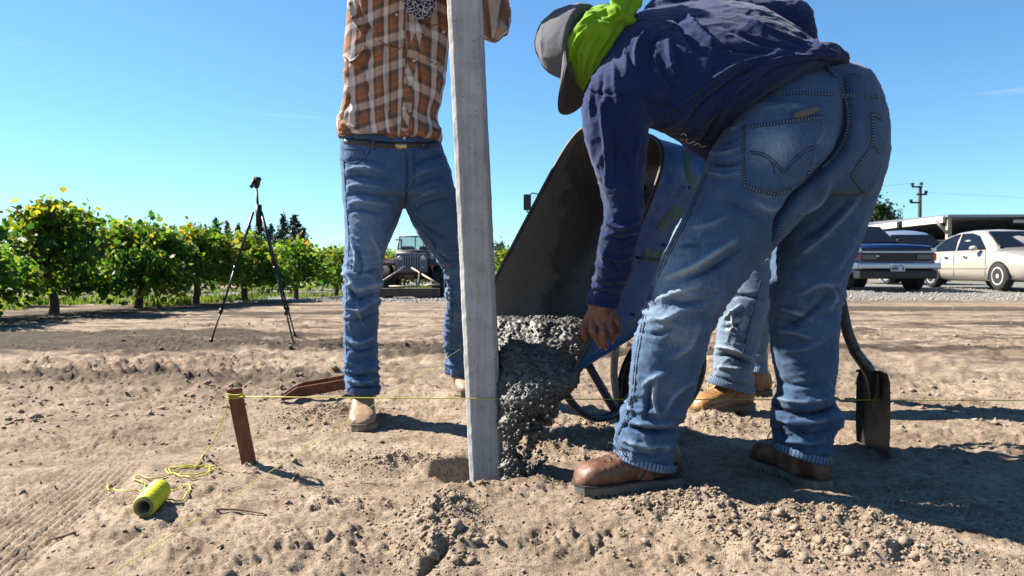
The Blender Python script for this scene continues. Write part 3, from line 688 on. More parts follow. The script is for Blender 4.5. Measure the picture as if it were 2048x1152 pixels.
def sedan():
    root = empty('sedan', (12.05, 18.6, .135), R(-90)); tag(root, 'beige four-door sedan parked on the gravel at the right edge', 'car')
    M = pbr('champagne_paint', (.63, .575, .50), .32, .3, coat=.6); w_ = .90
    def sec(x, w, z0, zt, zb=.86, crown=.03):
        return (x, [(w * .80, z0), (w * .95, z0 + .05), (w, z0 + .2), (w * 1.005, .56), (w * .985, min(zb, zt - .03)), (w * .90, zt), (w * .5, zt + crown * .8), (0, zt + crown)])
    st = [sec(-2.36, .55, .42, .80), sec(-2.30, .74, .32, .93), sec(-2.0, .85, .26, .99), sec(-1.4, .895, .22, .98), sec(-.6, .90, .20, .93), sec(.5, .90, .20, .91), sec(.95, .90, .20, .93), sec(1.5, .885, .21, .86), sec(2.0, .83, .22, .77), sec(2.25, .72, .25, .68), sec(2.38, .5, .32, .58)]
    V, Fc = sections(st); b = mk('body', V, Fc, M, root, local=True)
    def gs(x, wb, wt, zt): return (x, [(wb, .86), (wb * .985, .93), ((wb + wt) / 2 * 1.01, (.93 + zt) / 2), (wt, zt - .05), (wt * .85, zt - .012), (0, zt + .015)])
    st = [gs(-1.85, .80, .70, .96), gs(-1.45, .84, .68, 1.16), gs(-1.0, .85, .66, 1.36), gs(-.6, .855, .655, 1.43), (0, gs(0, .86, .66, 1.455)[1]), gs(.35, .86, .66, 1.43), gs(.75, .855, .67, 1.25), gs(1.2, .84, .70, .97)]
    V, Fc = sections(st); mk('roof', V, Fc, M, root, local=True)
    def yz(z, o=.012): t = (z - .93) / (1.38 - .93); return .852 * (1 - t) + .672 * t + o
    for s in (1, -1):
        for pts in ([(-1.42, .97), (-.98, 1.25), (-.62, 1.345), (-.42, 1.37), (-.38, .955)], [(-.30, .955), (-.33, 1.375), (.10, 1.37), (.40, 1.30), (.86, .96)]):
            V, Fc = poly3([(x, s * yz(z), z) for x, z in pts], .006, (0, s, .4)); mk('window', V, Fc, M_GLASS, root, smooth=False, local=True)
        wheel(root, 1.38, s * .80, .325, .215, s); wheel(root, -1.36, s * .80, .325, .215, s)
        arch(root, 1.38, .375, .895, s, M_DARK); arch(root, -1.36, .375, .895, s, M_DARK)
        V, Fc = ellipsoid((.62, s * 1.0, .985), ((.10, 0, 0), (0, .09, 0), (0, 0, .065))); mm = mk('mirror', V, Fc, M, root, local=True)
        for x in (-.55, .25): V, Fc = ellipsoid((x - .12, s * .915, .79), ((.09, 0, 0), (0, .03, 0), (0, 0, .022)), 10, 6); mk('door_handle', V, Fc, M_CHROME, root, local=True)
        V, Fc = box(-1.0, .98, s * .905 - .012, s * .905 + .012, .50, .545); mk('side_moulding', V, Fc, M, root, smooth=False, local=True)
        for x in (-.95, -.34, .92): V, Fc = box(x - .004, x + .004, s * .903 - .004, s * .903 + .004, .3, .93); mk('door_gap', V, Fc, M_DARK, root, smooth=False, local=True)
        V, Fc = ellipsoid((2.12, s * .66, .68), ((.17, 0, 0), (0, .13, 0), (0, 0, .075))); mk('headlight', V, Fc, M_LENS, root, local=True)
        V, Fc = ellipsoid((-2.22, s * .66, .82), ((.12, 0, 0), (0, .14, 0), (0, 0, .09))); mk('tail_light', V, Fc, M_REDL, root, local=True)
    V, Fc = poly3([(1.14, .70, .985), (.50, .56, 1.375), (.50, -.56, 1.375), (1.14, -.70, .985)], .03, (.5, 0, .8)); mk('windshield', V, Fc, M_GLASS, root, smooth=False, local=True)
    V, Fc = poly3([(-1.80, .60, .985), (-1.05, .52, 1.36), (-1.05, -.52, 1.36), (-1.80, -.60, .985)], .03, (-.5, 0, .8)); mk('rear_window', V, Fc, M_GLASS, root, smooth=False, local=True)
    V, Fc = box(2.30, 2.405, -.35, .35, .50, .60); mk('grille', V, Fc, M_DARK, root, smooth=False, local=True)
sedan()
def suv():
    root = empty('sport_utility_vehicle', (8.72, 19.3, .10), R(-90)); tag(root, 'dark blue sport utility vehicle with chrome bumper facing the camera on the gravel', 'car')
    M = pbr('navy_paint', (.006, .020, .095), .3, .1, coat=.35); M2 = pbr('brushed_bumper', (.55, .60, .70), .22, .9); w_ = .92
    def sec(x, w, z0, zt): return (x, [(w * .86, z0), (w * .97, z0 + .06), (w, z0 + .25), (w, zt - .22), (w * .985, zt - .08), (w * .93, zt), (w * .5, zt + .02), (0, zt + .035)])
    st = [sec(-2.35, .84, .40, 1.10), sec(-2.25, .9, .36, 1.14), sec(-1.2, .92, .34, 1.14), sec(.55, .92, .34, 1.13), sec(.9, .92, .34, 1.12), sec(1.5, .92, .36, 1.10), sec(2.1, .91, .38, 1.06), sec(2.26, .88, .40, 1.02)]
    V, Fc = sections(st); mk('body', V, Fc, M, root, local=True)
    def gs(x, wb, wt, zt): return (x, [(wb, 1.08), (wb * .99, 1.14), ((wb + wt) / 2, (1.14 + zt) / 2), (wt, zt - .08), (wt * .88, zt - .01), (0, zt + .02)])
    st = [gs(-2.30, .86, .72, 1.45), gs(-2.1, .87, .72, 1.64), gs(-.4, .88, .72, 1.66), gs(.05, .88, .71, 1.62), gs(.45, .88, .74, 1.36), gs(.85, .86, .80, 1.14)]
    V, Fc = sections(st); mk('roof', V, Fc, M, root, local=True)
    V, Fc = poly3([(.80, .74, 1.16), (.19, .62, 1.575), (.19, -.62, 1.575), (.80, -.74, 1.16)], .035, (.6, 0, .8)); mk('windshield', V, Fc, M_GLASS, root, smooth=False, local=True)
    for s in (1, -1):
        for pts in ([(-2.0, 1.17), (-1.95, 1.52), (-1.15, 1.54), (-1.12, 1.17)], [(-1.05, 1.17), (-1.07, 1.54), (-.35, 1.54), (-.30, 1.17)], [(-.22, 1.17), (-.27, 1.54), (.02, 1.52), (.52, 1.17)]):
            V, Fc = poly3([(x, s * (.885 + .012 - (z - 1.14) * .36), z) for x, z in pts], .006, (0, s, .35)); mk('window', V, Fc, M_GLASS, root, smooth=False, local=True)
        wheel(root, 1.42, s * .83, .37, .25, s, n=5); wheel(root, -1.40, s * .83, .37, .25, s, n=5)
        arch(root, 1.42, .43, .915, s, M_DARK); arch(root, -1.40, .43, .915, s, M_DARK)
        bevel_box('mirror', (.48, .60, s * 1.0 - .11, s * 1.0 + .11, 1.12, 1.28), M_DARK, root, .03)
        V, Fc = box(-1.9, -.1, s * .60 - .02, s * .60 + .02, 1.70, 1.73); mk('roof_rail', V, Fc, M_CHROME, root, smooth=False, local=True)
        bevel_box('marker_light', (2.12, 2.285, s * .86 - .05, s * .86 + .05, .72, .88), M_REDL, root, .015)
        bevel_box('turn_signal', (2.1, 2.28, s * .85 - .06, s * .85 + .06, .90, 1.0), M_LENS, root, .015)
        bevel_box('headlight', (2.22, 2.30, s * .62 - .17, s * .62 + .17, .73, .86), pbr('shaded_lens', (.08, .07, .07), .1), root, .02)  # lens colour darkened to stand in for shade on the front
    bevel_box('grille', (2.2, 2.275, -.78, .78, .70, 1.0), M_DARK, root, .02); bevel_box('grille_bar', (2.2, 2.31, -.80, .80, .885, .935), M2, root, .015)
    bevel_box('badge', (2.27, 2.30, -.48, -.40, .80, .83), M_LENS, root, .005)
    bevel_box('bumper', (2.14, 2.42, -.95, .95, .52, .66), M2, root, .04, 3); bevel_box('air_dam', (2.05, 2.38, -.88, .88, .30, .50), M_DARK, root, .04)
    pl = bevel_box('license_plate', (2.40, 2.432, -.16 - .04, .16 - .04, .47, .63), pbr('plate_white', (.72, .74, .78), .5), root, .008); M_INK = pbr('plate_ink', (.03, .06, .22), .6)
    # registration characters, only their rough blocks can be read in the photograph
    for k, (y, wd) in enumerate([(.075, .035), (-.055, .03), (-.095, .03), (-.13, .025), (-.16, .02)]):
        V, Fc = box(2.431, 2.436, y - wd / 2, y + wd / 2, .495, .565); mk('plate_character', V, Fc, M_INK, pl, smooth=False, local=True)
    V, Fc = box(2.431, 2.436, -.14, .06, .595, .612); mk('plate_character', V, Fc, M_INK, pl, smooth=False, local=True)
suv()
def van():
    root = empty('van', (13.0, 25.6, .14), R(-90)); tag(root, 'pale blue van with rounded roof parked behind the dark car', 'van')
    M = pbr('pale_blue_paint', (.28, .34, .46), .3, .2, coat=.6)
    def sec(x, w, z0, zt): return (x, [(w * .9, z0), (w, z0 + .15), (w, 1.0), (w * .97, zt - .35), (w * .80, zt - .06), (w * .4, zt), (0, zt + .02)])
    V, Fc = sections([sec(-2.2, .8, .4, 1.5), sec(-2.0, .92, .35, 1.72), sec(-.5, .95, .32, 1.78), sec(.6, .95, .32, 1.76), sec(1.0, .94, .32, 1.62), sec(1.6, .92, .34, 1.15), sec(2.1, .86, .36, .98), sec(2.25, .7, .42, .8)]); mk('body', V, Fc, M, root, local=True)
    V, Fc = poly3([(1.62, .78, 1.17), (1.10, .66, 1.58), (1.10, -.66, 1.58), (1.62, -.78, 1.17)], .04, (.7, 0, .8)); mk('windshield', V, Fc, M_GLASS, root, smooth=False, local=True)
    for s in (1, -1):
        wheel(root, 1.4, s * .84, .33, .2, s); wheel(root, -1.4, s * .84, .33, .2, s)
        V, Fc = poly3([(-1.6, s * .965, 1.12), (-1.5, s * .945, 1.45), (.8, s * .945, 1.45), (1.1, s * .96, 1.12)], .01, (0, s, .1)); mk('window', V, Fc, M_GLASS, root, smooth=False, local=True)
van()
def jeep():
    root = empty('jeep', (-2.36, 18.3, Hz(-2.36, 18.0) + .02), R(-90) + .05); tag(root, 'old dark maroon open jeep with slotted grille, seen between the legs of the plaid man', 'jeep')
    M = pbr('faded_maroon', (.06, .030, .034), .45, .1, var=.3, vscale=4); MG_ = pbr('grille_grey', (.16, .17, .20), .45); MB = pbr('worn_steel', (.42, .36, .29), .6, .3, var=.25)
    V, Fc = sections([(x, [(w, z0), (w, z1 - .06), (w - .05, z1), (0, z1 + .03)]) for x, w, z0, z1 in ((-1.6, .52, .45, .95), (-.1, .52, .45, 1.02), (0, .46, .5, 1.14), (.6, .42, .55, 1.14), (1.0, .36, .58, 1.10))]); mk('body', V, Fc, M, root, local=True)
    g = bevel_box('grille', (1.0, 1.06, -.36, .36, .62, 1.07), MG_, root, .03)
    for k in range(7): y = -.165 + k * .055; bevel_box('slot', (1.05, 1.066, y - .016, y + .016, .68, .97), M_DARK, g, .004)
    for k in range(8): y = -.1925 + k * .055; bevel_box('grille_bar', (1.05, 1.075, y - .010, y + .010, .66, .99), pbr('grille_light', (.40, .42, .46), .4), g, .004)
    for s in (1, -1):
        V, Fc = ellipsoid((1.05, s * .265, .955), ((.05, 0, 0), (0, .062, 0), (0, 0, .062))); mk('headlight', V, Fc, M_LENS, root, local=True)
        V, Fc = ellipsoid((1.05, s * .25, .74), ((.03, 0, 0), (0, .03, 0), (0, 0, .03)), 12, 8); mk('turn_signal', V, Fc, M_LENS, root, local=True)
        V, Fc = prism([(.05, .80), (.2, .93), (.85, .93), (1.02, .84), (1.02, .78), (.85, .86), (.2, .86), (.1, .78)], s * .40, s * .68); mk('fender', V, Fc, M, root, smooth=False, local=True)
        wheel(root, .62, s * .60, .39, .26, s, n=5); wheel(root, -1.15, s * .60, .39, .26, s, n=5)
    ws = join([tube([(.05, s * .42, 1.12), (-.08, s * .39, 1.50)], .018) for s in (1, -1)] + [tube([(.05, -.42, 1.15), (.05, .42, 1.15)], .02), tube([(-.08, -.39, 1.50), (-.08, .39, 1.50)], .018), tube([(.05, 0, 1.15), (-.08, 0, 1.5)], .012)])
    f = mk('windshield_frame', ws[0], ws[1], M_DARK, root, local=True)
    def gl(nt, b): b.inputs['Transmission Weight'].default_value = .9; b.inputs['IOR'].default_value = 1.05
    V, Fc = poly3([(.045, .40, 1.16), (-.075, .375, 1.49), (-.075, -.375, 1.49), (.045, -.40, 1.16)], -.012, (1, 0, .3)); mk('pane', V, Fc, pbr('clear_glass', (.85, .93, .95), .03, build=gl), f, smooth=False, local=True)
    for y in (-.25, .22): bevel_box('seat', (-.75, -.6, y - .17, y + .17, .8, 1.28), M_DARK, root, .05)
    V, Fc = tube([(.12, .2, 1.2), (.02, .2, 1.42), (0, .14, 1.42)], .012, 6, 3); mk('mirror', V, Fc, M_DARK, root, local=True)
    # levelling drag hung on the front
    d = empty('drag_blade', root.location + Vector((0, -1.55, 0))); tag(d, 'rusty levelling drag with bent pipe frame hung on the front of the jeep', 'implement')
    bx = P(820, 578, 16.75); z0 = d.location.z
    V, Fc = box(bx.x - .68, bx.x + .66, 16.5, 16.9, z0 + .10, z0 + .27); mk('plank', V, Fc, pbr('dark_plank', (.10, .075, .06), .8, var=.4), d, smooth=False)
    q = lambda x, y, Y: tuple(P(x, y, Y))
    for pts in ([(810, 534, 17.15), (763, 563, 16.7)], [(820, 534, 17.15), (839, 545, 17.0), (836, 573, 16.7)], [(778, 573, 16.6), (836, 573, 16.6)], [(843, 548, 17.0), (878, 569, 16.6)], [(848, 571, 16.55), (880, 569, 16.55)]):
        V, Fc = tube([q(*p) for p in pts], .022, 8, 1); mk('pipe', V, Fc, MB, d)
jeep()
def truck():
    root = empty('pickup_truck', (1.62, 15.4, .02), R(-90)); tag(root, 'dark truck behind the wheelbarrow, only its tall side mirror showing', 'truck')
    M = pbr('dark_truck_paint', (.02, .022, .03), .35, coat=.5)
    V, Fc = sections([(x, [(w, .5), (w, z - .1), (w - .08, z), (0, z + .02)]) for x, w, z in ((-2.4, .72, 1.05), (-.35, .72, 1.08), (-.3, .70, 1.86), (.55, .70, 1.86), (.95, .72, 1.22), (1.6, .72, 1.12), (1.75, .66, 1.0))]); mk('body', V, Fc, M, root, local=True)
    V, Fc = poly3([(.95, .6, 1.28), (.60, .56, 1.78), (.60, -.56, 1.78), (.95, -.6, 1.28)], .03, (.8, 0, .5)); mk('windshield', V, Fc, M_GLASS, root, smooth=False, local=True)
    for s in (1, -1):
        wheel(root, 1.1, s * .62, .36, .22, s); wheel(root, -1.5, s * .62, .36, .22, s)
        y = s * 1.32 if s < 0 else 1.0
        o = bevel_box('mirror', (.62, .72, y - .075, y + .075, 1.75, 2.06), M_DARK, root, .02)
        V, Fc = tube([(.66, s * .66, 1.6), (.66, y, 1.72), (.66, y - s * .09, 2.09), (.66, s * .68, 1.86)], .014, 6, 3); mk('mirror_arm', V, Fc, M_DARK, root, local=True)
truck()
# ================================================================ SHED, POLE, LAMP
def shed():
    root = empty('open_shed', (17.4, 30, .15)); tag(root, 'long low open-sided shed with metal roof behind the parked cars', 'shed')
    MR = pbr('roof_metal', (.36, .38, .42), .4, .6, var=.2); MW = pbr('white_fascia', (.72, .68, .60), .6, var=.1); MP = pbr('pale_post', (.50, .44, .34), .8, var=.2); MD = pbr('shed_dark', (.030, .027, .025), .9)
    V, Fc = rings(np.array([[(17.3, y, z + .001) for y, z in ((29.8, 2.80), (42, 3.0), (54, 2.8))] + [(17.3, y, z - .10) for y, z in ((54, 2.8), (42, 3.0), (29.8, 2.80))], [(40, y, z + .05) for y, z in ((29.8, 2.80), (42, 3.0), (54, 2.8))] + [(40, y, z - .05) for y, z in ((54, 2.8), (42, 3.0), (29.8, 2.80))]])); mk('roof', V, Fc, MR, root, smooth=False)
    V, Fc = box(17.6, 40, 53.5, 53.8, 0, 2.7); mk('back_wall', V, Fc, MD, root, smooth=False)
    V, Fc = box(24, 40, 36, 36.2, 0, 2.7); mk('inner_wall', V, Fc, MD, root, smooth=False)
    for y0, y1 in ((30.1, 33.2), (33.7, 37.2), (37.8, 41), (41.6, 45)): V, Fc = box(17.25, 17.34, y0, y1, 2.50, 2.76); mk('fascia_board', V, Fc, MW, root, smooth=False)
    for y in (30.0, 35.4, 41.3, 47): V, Fc = box(17.4, 17.56, y, y + .16, 0.05, 2.7); mk('post', V, Fc, MP, root, smooth=False)
    for x in (20.6, 23.6, 27): V, Fc = box(x, x + .16, 30.0, 30.16, .05, 2.72); mk('post', V, Fc, MP, root, smooth=False)
    for y in (30.1, 35.5, 41.4):
        V, Fc = tube([(17.48, y, 2.0), (17.48, y + .75, 2.66)], .05, 6); mk('brace', V, Fc, MP, root)
    V, Fc = tube([(17.48, 30.08, 2.0), (16.95, 30.08, 2.6)], .05, 6); mk('brace', V, Fc, MP, root)
    V, Fc = box(20.0, 21.6, 29.9, 30.0, 2.48, 2.60); mk('beam', V, Fc, MW, root, smooth=False)
    V, Fc = poly3([(17.9, 36, 1.75), (18.2, 33, 1.75), (22, 33, 1.85), (22, 36, 1.85)], .08, (0, 0, 1)); mk('inner_awning', V, Fc, MW, root, smooth=False)
    V, Fc = tube([(17.9, 36, 1.2), (18.2, 33, 1.75)], .05, 6); mk('awning_strut', V, Fc, MW, root)
shed()
def pole():
    b = P(1838, 545, 60); root = empty('utility_pole', (b.x, 60, 0)); tag(root, 'tall dark utility pole with crossarms above the shed', 'utility pole'); MP = pbr('pole_wood', (.05, .04, .04), .9)
    V, Fc = tube([(b.x, 60, -.2), (b.x, 60, 7.3)], [.17, .13], 8); mk('shaft', V, Fc, MP, root)
    for z, x0, x1 in ((7.15, -.75, .1), (6.55, -.35, .45), (5.9, -.85, -.1)): V, Fc = box(b.x + x0, b.x + x1, 59.8, 59.9, z, z + .13); mk('crossarm', V, Fc, MP, root, smooth=False)
    for z, x in ((7.3, -.7), (6.68, .4), (6.0, -.8), (7.35, 0)): V, Fc = box(b.x + x - .09, b.x + x + .09, 59.76, 59.94, z, z + .22); mk('insulator', V, Fc, MP, root, smooth=False)
    V, Fc = tube([(b.x - .7, 59.85, 7.5), (b.x - 10, 66, 7.1), (b.x - 22, 74, 7.9)], .009, 5, 5); o = mk('power_line', V, Fc, MP); tag(o, 'thin power line running left from the utility pole', 'wire')
    V, Fc = tube([(b.x + .3, 59.85, 6.75), (b.x + 20, 56, 5.6), (b.x + 50, 50, 6.8)], .006, 5, 5); o = mk('power_line', V, Fc, MP); tag(o, 'thin power line running right from the utility pole', 'wire')
    b = P(803, 560, 60); root = empty('street_lamp', (b.x, 60, -.1)); tag(root, 'small far street lamp left of the jeep windshield', 'street lamp')
    V, Fc = tube([(b.x, 60, -.2), (b.x, 60, 3.0)], .06, 6); mk('shaft', V, Fc, MP, root); V, Fc = box(b.x - .42, b.x + .06, 59.8, 60.1, 2.95, 3.06); mk('lamp_head', V, Fc, MP, root, smooth=False)
pole()
def clouds():
    pass
# ================================================================ CLOTH MATERIALS
def denim(name, dark, mid, light):
    def bd(nt, b):
        co = objco(nt); f = attr(nt, 'fade_shade')  # wear, plus light and shade painted along the folds
        n = tnoise(nt, co, 9, 5, 0.6); sl = tnoise(nt, objco(nt, (520, 520, 70)), 1.0, 3, .7); fine = tnoise(nt, co, 900, 2, .6)
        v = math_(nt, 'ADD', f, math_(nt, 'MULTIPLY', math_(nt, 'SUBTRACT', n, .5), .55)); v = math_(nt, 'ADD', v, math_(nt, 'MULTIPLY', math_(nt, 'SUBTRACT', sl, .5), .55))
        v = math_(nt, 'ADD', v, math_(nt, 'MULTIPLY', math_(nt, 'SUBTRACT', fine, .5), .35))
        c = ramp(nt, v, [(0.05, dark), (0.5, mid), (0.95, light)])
        dirt = ramp(nt, tnoise(nt, co, 4.5, 5, .65), [(0.56, 0.0), (0.72, .45)]); c = mixc(nt, math_(nt, 'MULTIPLY', dirt, attr(nt, 'dirt')), c, (.30, .22, .15))
        nt.links.new(c, b.inputs['Base Color']); b.inputs['Sheen Weight'].default_value = .12
        h = math_(nt, 'ADD', math_(nt, 'MULTIPLY', sl, .6), math_(nt, 'MULTIPLY', tnoise(nt, co, 230, 3, .6), .5)); bumpto(nt, b, h, .55, .0025)
    return pbr(name, mid, .9, spec=.12, build=bd)
M_DEN2 = denim('washed_denim', (.018, .044, .105), (.075, .145, .265), (.46, .57, .67))
M_DEN1 = denim('blue_denim', (.024, .065, .165), (.075, .165, .34), (.34, .47, .63))
M_DEN3 = denim('pale_denim', (.08, .13, .2), (.22, .30, .40), (.60, .64, .68))
def seam_mat(name, base, thread, edge, period=.0085):
    def bd(nt, b):
        uv = nt.nodes.new('ShaderNodeUVMap'); s = NN(nt, 'ShaderNodeSeparateXYZ', None, Vector=uv.outputs[0])
        t = math_(nt, 'FRACT', math_(nt, 'DIVIDE', s.outputs[1], period)); n = tnoise(nt, uv.outputs[0], 60, 2)
        tick = math_(nt, 'GREATER_THAN', math_(nt, 'ADD', t, math_(nt, 'MULTIPLY', n, .3)), .62)
        cen = math_(nt, 'LESS_THAN', math_(nt, 'ABSOLUTE', math_(nt, 'SUBTRACT', s.outputs[0], .5)), .30)
        c = mixc(nt, math_(nt, 'MULTIPLY', tick, cen), base, thread)
        e = math_(nt, 'GREATER_THAN', math_(nt, 'ABSOLUTE', math_(nt, 'SUBTRACT', s.outputs[0], .5)), .42); c = mixc(nt, math_(nt, 'MULTIPLY', e, .75), c, edge)
        nt.links.new(c, b.inputs['Base Color']); bumpto(nt, b, math_(nt, 'MULTIPLY', tick, cen), .6, .0015)
    return pbr(name, base, .9, spec=.1, build=bd)
M_SEAM2 = seam_mat('washed_seam', (.028, .050, .095), (.15, .21, .28), (.20, .21, .21), .0075); M_SEAM1 = seam_mat('blue_seam', (.022, .05, .12), (.12, .20, .33), (.10, .12, .16)); M_HEM2 = seam_mat('washed_hem', (.075, .135, .24), (.22, .31, .42), (.16, .24, .34), .011)
M_HEM1 = seam_mat('blue_hem', (.035, .08, .18), (.10, .17, .30), (.08, .14, .24), .0065)
M_THREAD = pbr('dark_thread', (.025, .03, .05), .9)
def cotton(name, col, lt, sc=1.0, dust=.2):
    def bd(nt, b):
        co = objco(nt); n = tnoise(nt, co, 7, 5, .6); fz = tnoise(nt, co, 700 * sc, 3, .65)
        c = ramp(nt, math_(nt, 'ADD', math_(nt, 'MULTIPLY', n, .6), math_(nt, 'MULTIPLY', fz, .4)), [(.3, col), (.7, lt)]); c = mixc(nt, ramp(nt, tnoise(nt, co, 13, 6, .7), [(.52, 0.0), (.78, dust)]), c, (.30, .25, .20)); nt.links.new(c, b.inputs['Base Color'])
        b.inputs['Sheen Weight'].default_value = .12; b.inputs['Sheen Roughness'].default_value = .5
        bumpto(nt, b, math_(nt, 'ADD', math_(nt, 'MULTIPLY', fz, .4), math_(nt, 'MULTIPLY', tnoise(nt, co, 140, 3, .6), .6)), .5, .002)
    return pbr(name, col, .92, spec=.1, build=bd)
M_NAVY = cotton('navy_cotton', (.005, .016, .075), (.018, .042, .145), dust=.07); M_LIME = cotton('lime_cotton', (.15, .36, .008), (.27, .52, .015)); M_CAPG = cotton('grey_cap_cloth', (.095, .098, .118), (.165, .168, .19))
M_BILLU = cotton('brown_cap_lining', (.12, .095, .08), (.19, .155, .13))
def plaid_mat(nt, b):
    uv = nt.nodes.new('ShaderNodeUVMap'); co = objco(nt); s = NN(nt, 'ShaderNodeSeparateXYZ', None, Vector=uv.outputs[0])
    ST = [(0.0, (.50, .20, .07)), (.14, (.52, .21, .07)), (.17, (.10, .055, .045)), (.20, (.50, .20, .07)), (.34, (.32, .13, .06)), (.42, (.05, .045, .07)), (.52, (.09, .08, .11)), (.57, (.92, .87, .88)), (.80, (.95, .90, .89)), (.84, (.20, .15, .15)), (.94, (.07, .05, .055)), (1.0, (.34, .13, .05))]
    def st(x, per, off): return ramp(nt, math_(nt, 'FRACT', math_(nt, 'ADD', math_(nt, 'DIVIDE', x, per), off)), ST)
    c = mixc(nt, .5, st(s.outputs[0], .088, .1), st(s.outputs[1], .092, .3))
    c = mixc(nt, .22, c, (.50, .43, .38)); c = mixc(nt, .25, c, mixc(nt, 1.0, st(s.outputs[0], .088, .1), st(s.outputs[1], .092, .3), 'OVERLAY'))
    nt.links.new(c, b.inputs['Base Color']); bumpto(nt, b, tnoise(nt, co, 420, 3, .6), .4, .0015)
M_PLAID = pbr('plaid_cotton', (.4, .2, .1), .85, spec=.15, build=plaid_mat)
def bandana_mat(nt, b):
    co = objco(nt); v = NN(nt, 'ShaderNodeTexVoronoi', {'feature': 'DISTANCE_TO_EDGE'}, Vector=co, Scale=75.0); v2 = NN(nt, 'ShaderNodeTexVoronoi', None, Vector=co, Scale=130.0)
    f = math_(nt, 'MULTIPLY', ramp(nt, v.outputs['Distance'], [(.05, 1.0), (.12, 0.0)]), ramp(nt, v2.outputs['Distance'], [(.3, 0.0), (.4, 1.0)]))
    nt.links.new(mixc(nt, f, (.012, .02, .075), (.65, .68, .75)), b.inputs['Base Color'])
M_BAND = pbr('navy_bandana', (.01, .02, .07), .85, build=bandana_mat)
def skin_mat(nt, b):
    co = objco(nt); c = ramp(nt, tnoise(nt, co, 45, 4, .6), [(.3, (.20, .075, .042)), (.7, (.34, .15, .09))]); nt.links.new(c, b.inputs['Base Color']); b.inputs['Subsurface Weight'].default_value = .08
    b.inputs['Subsurface Radius'].default_value = (.01, .004, .002); bumpto(nt, b, tnoise(nt, co, 260, 3, .6), .5, .0015)
M_SKIN = pbr('tanned_skin', (.2, .08, .045), .5, spec=.4, build=skin_mat); M_NAIL = pbr('fingernail', (.45, .27, .21), .35); M_EYE = pbr('eye_white', (.8, .8, .78), .2); M_HAIR = pbr('black_hair', (.012, .010, .010), .6)
M_LEATH = pbr('belt_leather', (.03, .02, .015), .45, var=.3, bump=.3, bscale=90); M_BRASS = pbr('buckle_brass', (.62, .50, .30), .3, .9)

# ================================================================ WORKER PIECES
def head_pieces(c, f, u, s=1.0):
    c, f, u = np.array(c, float), np.array(f, float), np.array(u, float); f /= np.linalg.norm(f); u = u - f * (u @ f); u /= np.linalg.norm(u); r = np.cross(f, u)
    q = lambda a, b, d: c + s * (a * r + b * f + d * u)
    E = lambda p, x, y, z, m=14: ellipsoid(p, (r * x * s, f * y * s, u * z * s), m, 9)
    pcs = [E(q(0, -.005, .035), .074, .094, .088), E(q(0, .03, -.035), .058, .062, .080), E(q(0, .055, -.085), .034, .036, .028), E(q(0, .094, -.012), .013, .020, .030), E(q(0, .108, -.026), .017, .014, .012), E(q(0, .088, -.058), .026, .011, .011), E(q(0, .075, .030), .055, .022, .014)]
    for k in (-1, 1): pcs += [E(q(k * .077, -.005, -.005), .010, .022, .033), E(q(k * .042, .066, -.025), .022, .02, .02)]
    eyes = [E(q(k * .031, .084, .010), .013, .010, .009, 10) for k in (-1, 1)]
    return pcs, eyes, q
def hem_ring(l, r, Y, th, hpx, grow=1.035, m=48, up=None):
    a, b = np.array(P(*l, Y)), np.array(P(*r, Y)); c = (a + b) / 2; U = (b - a) / 2; U = U * grow; Vv = np.array([0, -th * grow, 0.0]); hh = hpx * Y / F; ax = np.cross(U, Vv); ax /= np.linalg.norm(ax); ax = ax if ax[2] > 0 else -ax
    t = np.linspace(0, 2 * np.pi, m + 1); cs = np.cos(t)[:, None] * U + np.sin(t)[:, None] * Vv; wob = 1 + .02 * np.sin(t * 3 + l[0])[:, None]
    Rg = [c + ax * hh + cs * wob * .985, c + ax * hh * .9 + cs * wob, c + cs * wob * 1.01, c - ax * .003 + cs * wob * .985, c + cs * wob * .93, c + ax * hh * .7 + cs * wob * .92]
    per = np.concatenate([[0], np.cumsum(np.linalg.norm(np.diff(cs, axis=0), axis=1))]); uv = [(min(1, i / 3), p) for i in range(6) for p in per]
    V, Fc = rings(np.array(Rg), False, False); return V, Fc, uv
def parts_band(bv, name, pts, width, mat, parent, off=.0022):
    r = band(bv, pts, width, off)
    if r: return mk(name, r[0], r[1], mat, parent, uv=r[2])
def parts_cord(bv, name, pts, rad, mat, parent, off=.0006):
    r = cord(bv, pts, rad, off)
    if r: return mk(name, r[0], r[1], mat, parent)
def patch(bv, top, bot, off, n=22, m=22):
    """cloth patch between two photo polylines"""
    t0, t1 = crom(top, 12), crom(bot, 12)
    def samp(c, s): x = s * (len(c) - 1); i = min(int(x), len(c) - 2); return c[i] + (c[i + 1] - c[i]) * (x - i)
    G_ = np.zeros((m + 1, n + 1, 3)); ok = np.ones((m + 1, n + 1), bool)
    for j in range(m + 1):
        for i in range(n + 1):
            p = samp(t0, i / n) * (1 - j / m) + samp(t1, i / n) * (j / m); h = hit(bv, p[0], p[1])
            if h is None: ok[j, i] = False; continue
            nn = h[1] if h[1].dot(CAM - h[0]) > 0 else -h[1]; e = min(i, n - i, j, m - j); G_[j, i] = np.array(h[0] + nn * (off if e > 0 else -.001))
    Fc = []
    for j in range(m):
        for i in range(n):
            if ok[j:j + 2, i:i + 2].all(): Fc.append((j * (n + 1) + i, j * (n + 1) + i + 1, (j + 1) * (n + 1) + i + 1, (j + 1) * (n + 1) + i))
    return G_.reshape(-1, 3), Fc
def wrinkle(V, N, axis_scale, f, amp, mask, seed, sharp=1.6):
    q = V * np.array(axis_scale) + .05 * np.stack([noise(V, 9, seed + k) for k in range(3)], 1)
    r = 1 - np.abs(noise(q, f, seed + 7)); r2 = 1 - np.abs(noise(q + 3.1, f * 1.9, seed + 8))
    return amp * mask * ((r ** (sharp * 2) - .45) + .45 * (r2 ** (sharp * 2) - .45))

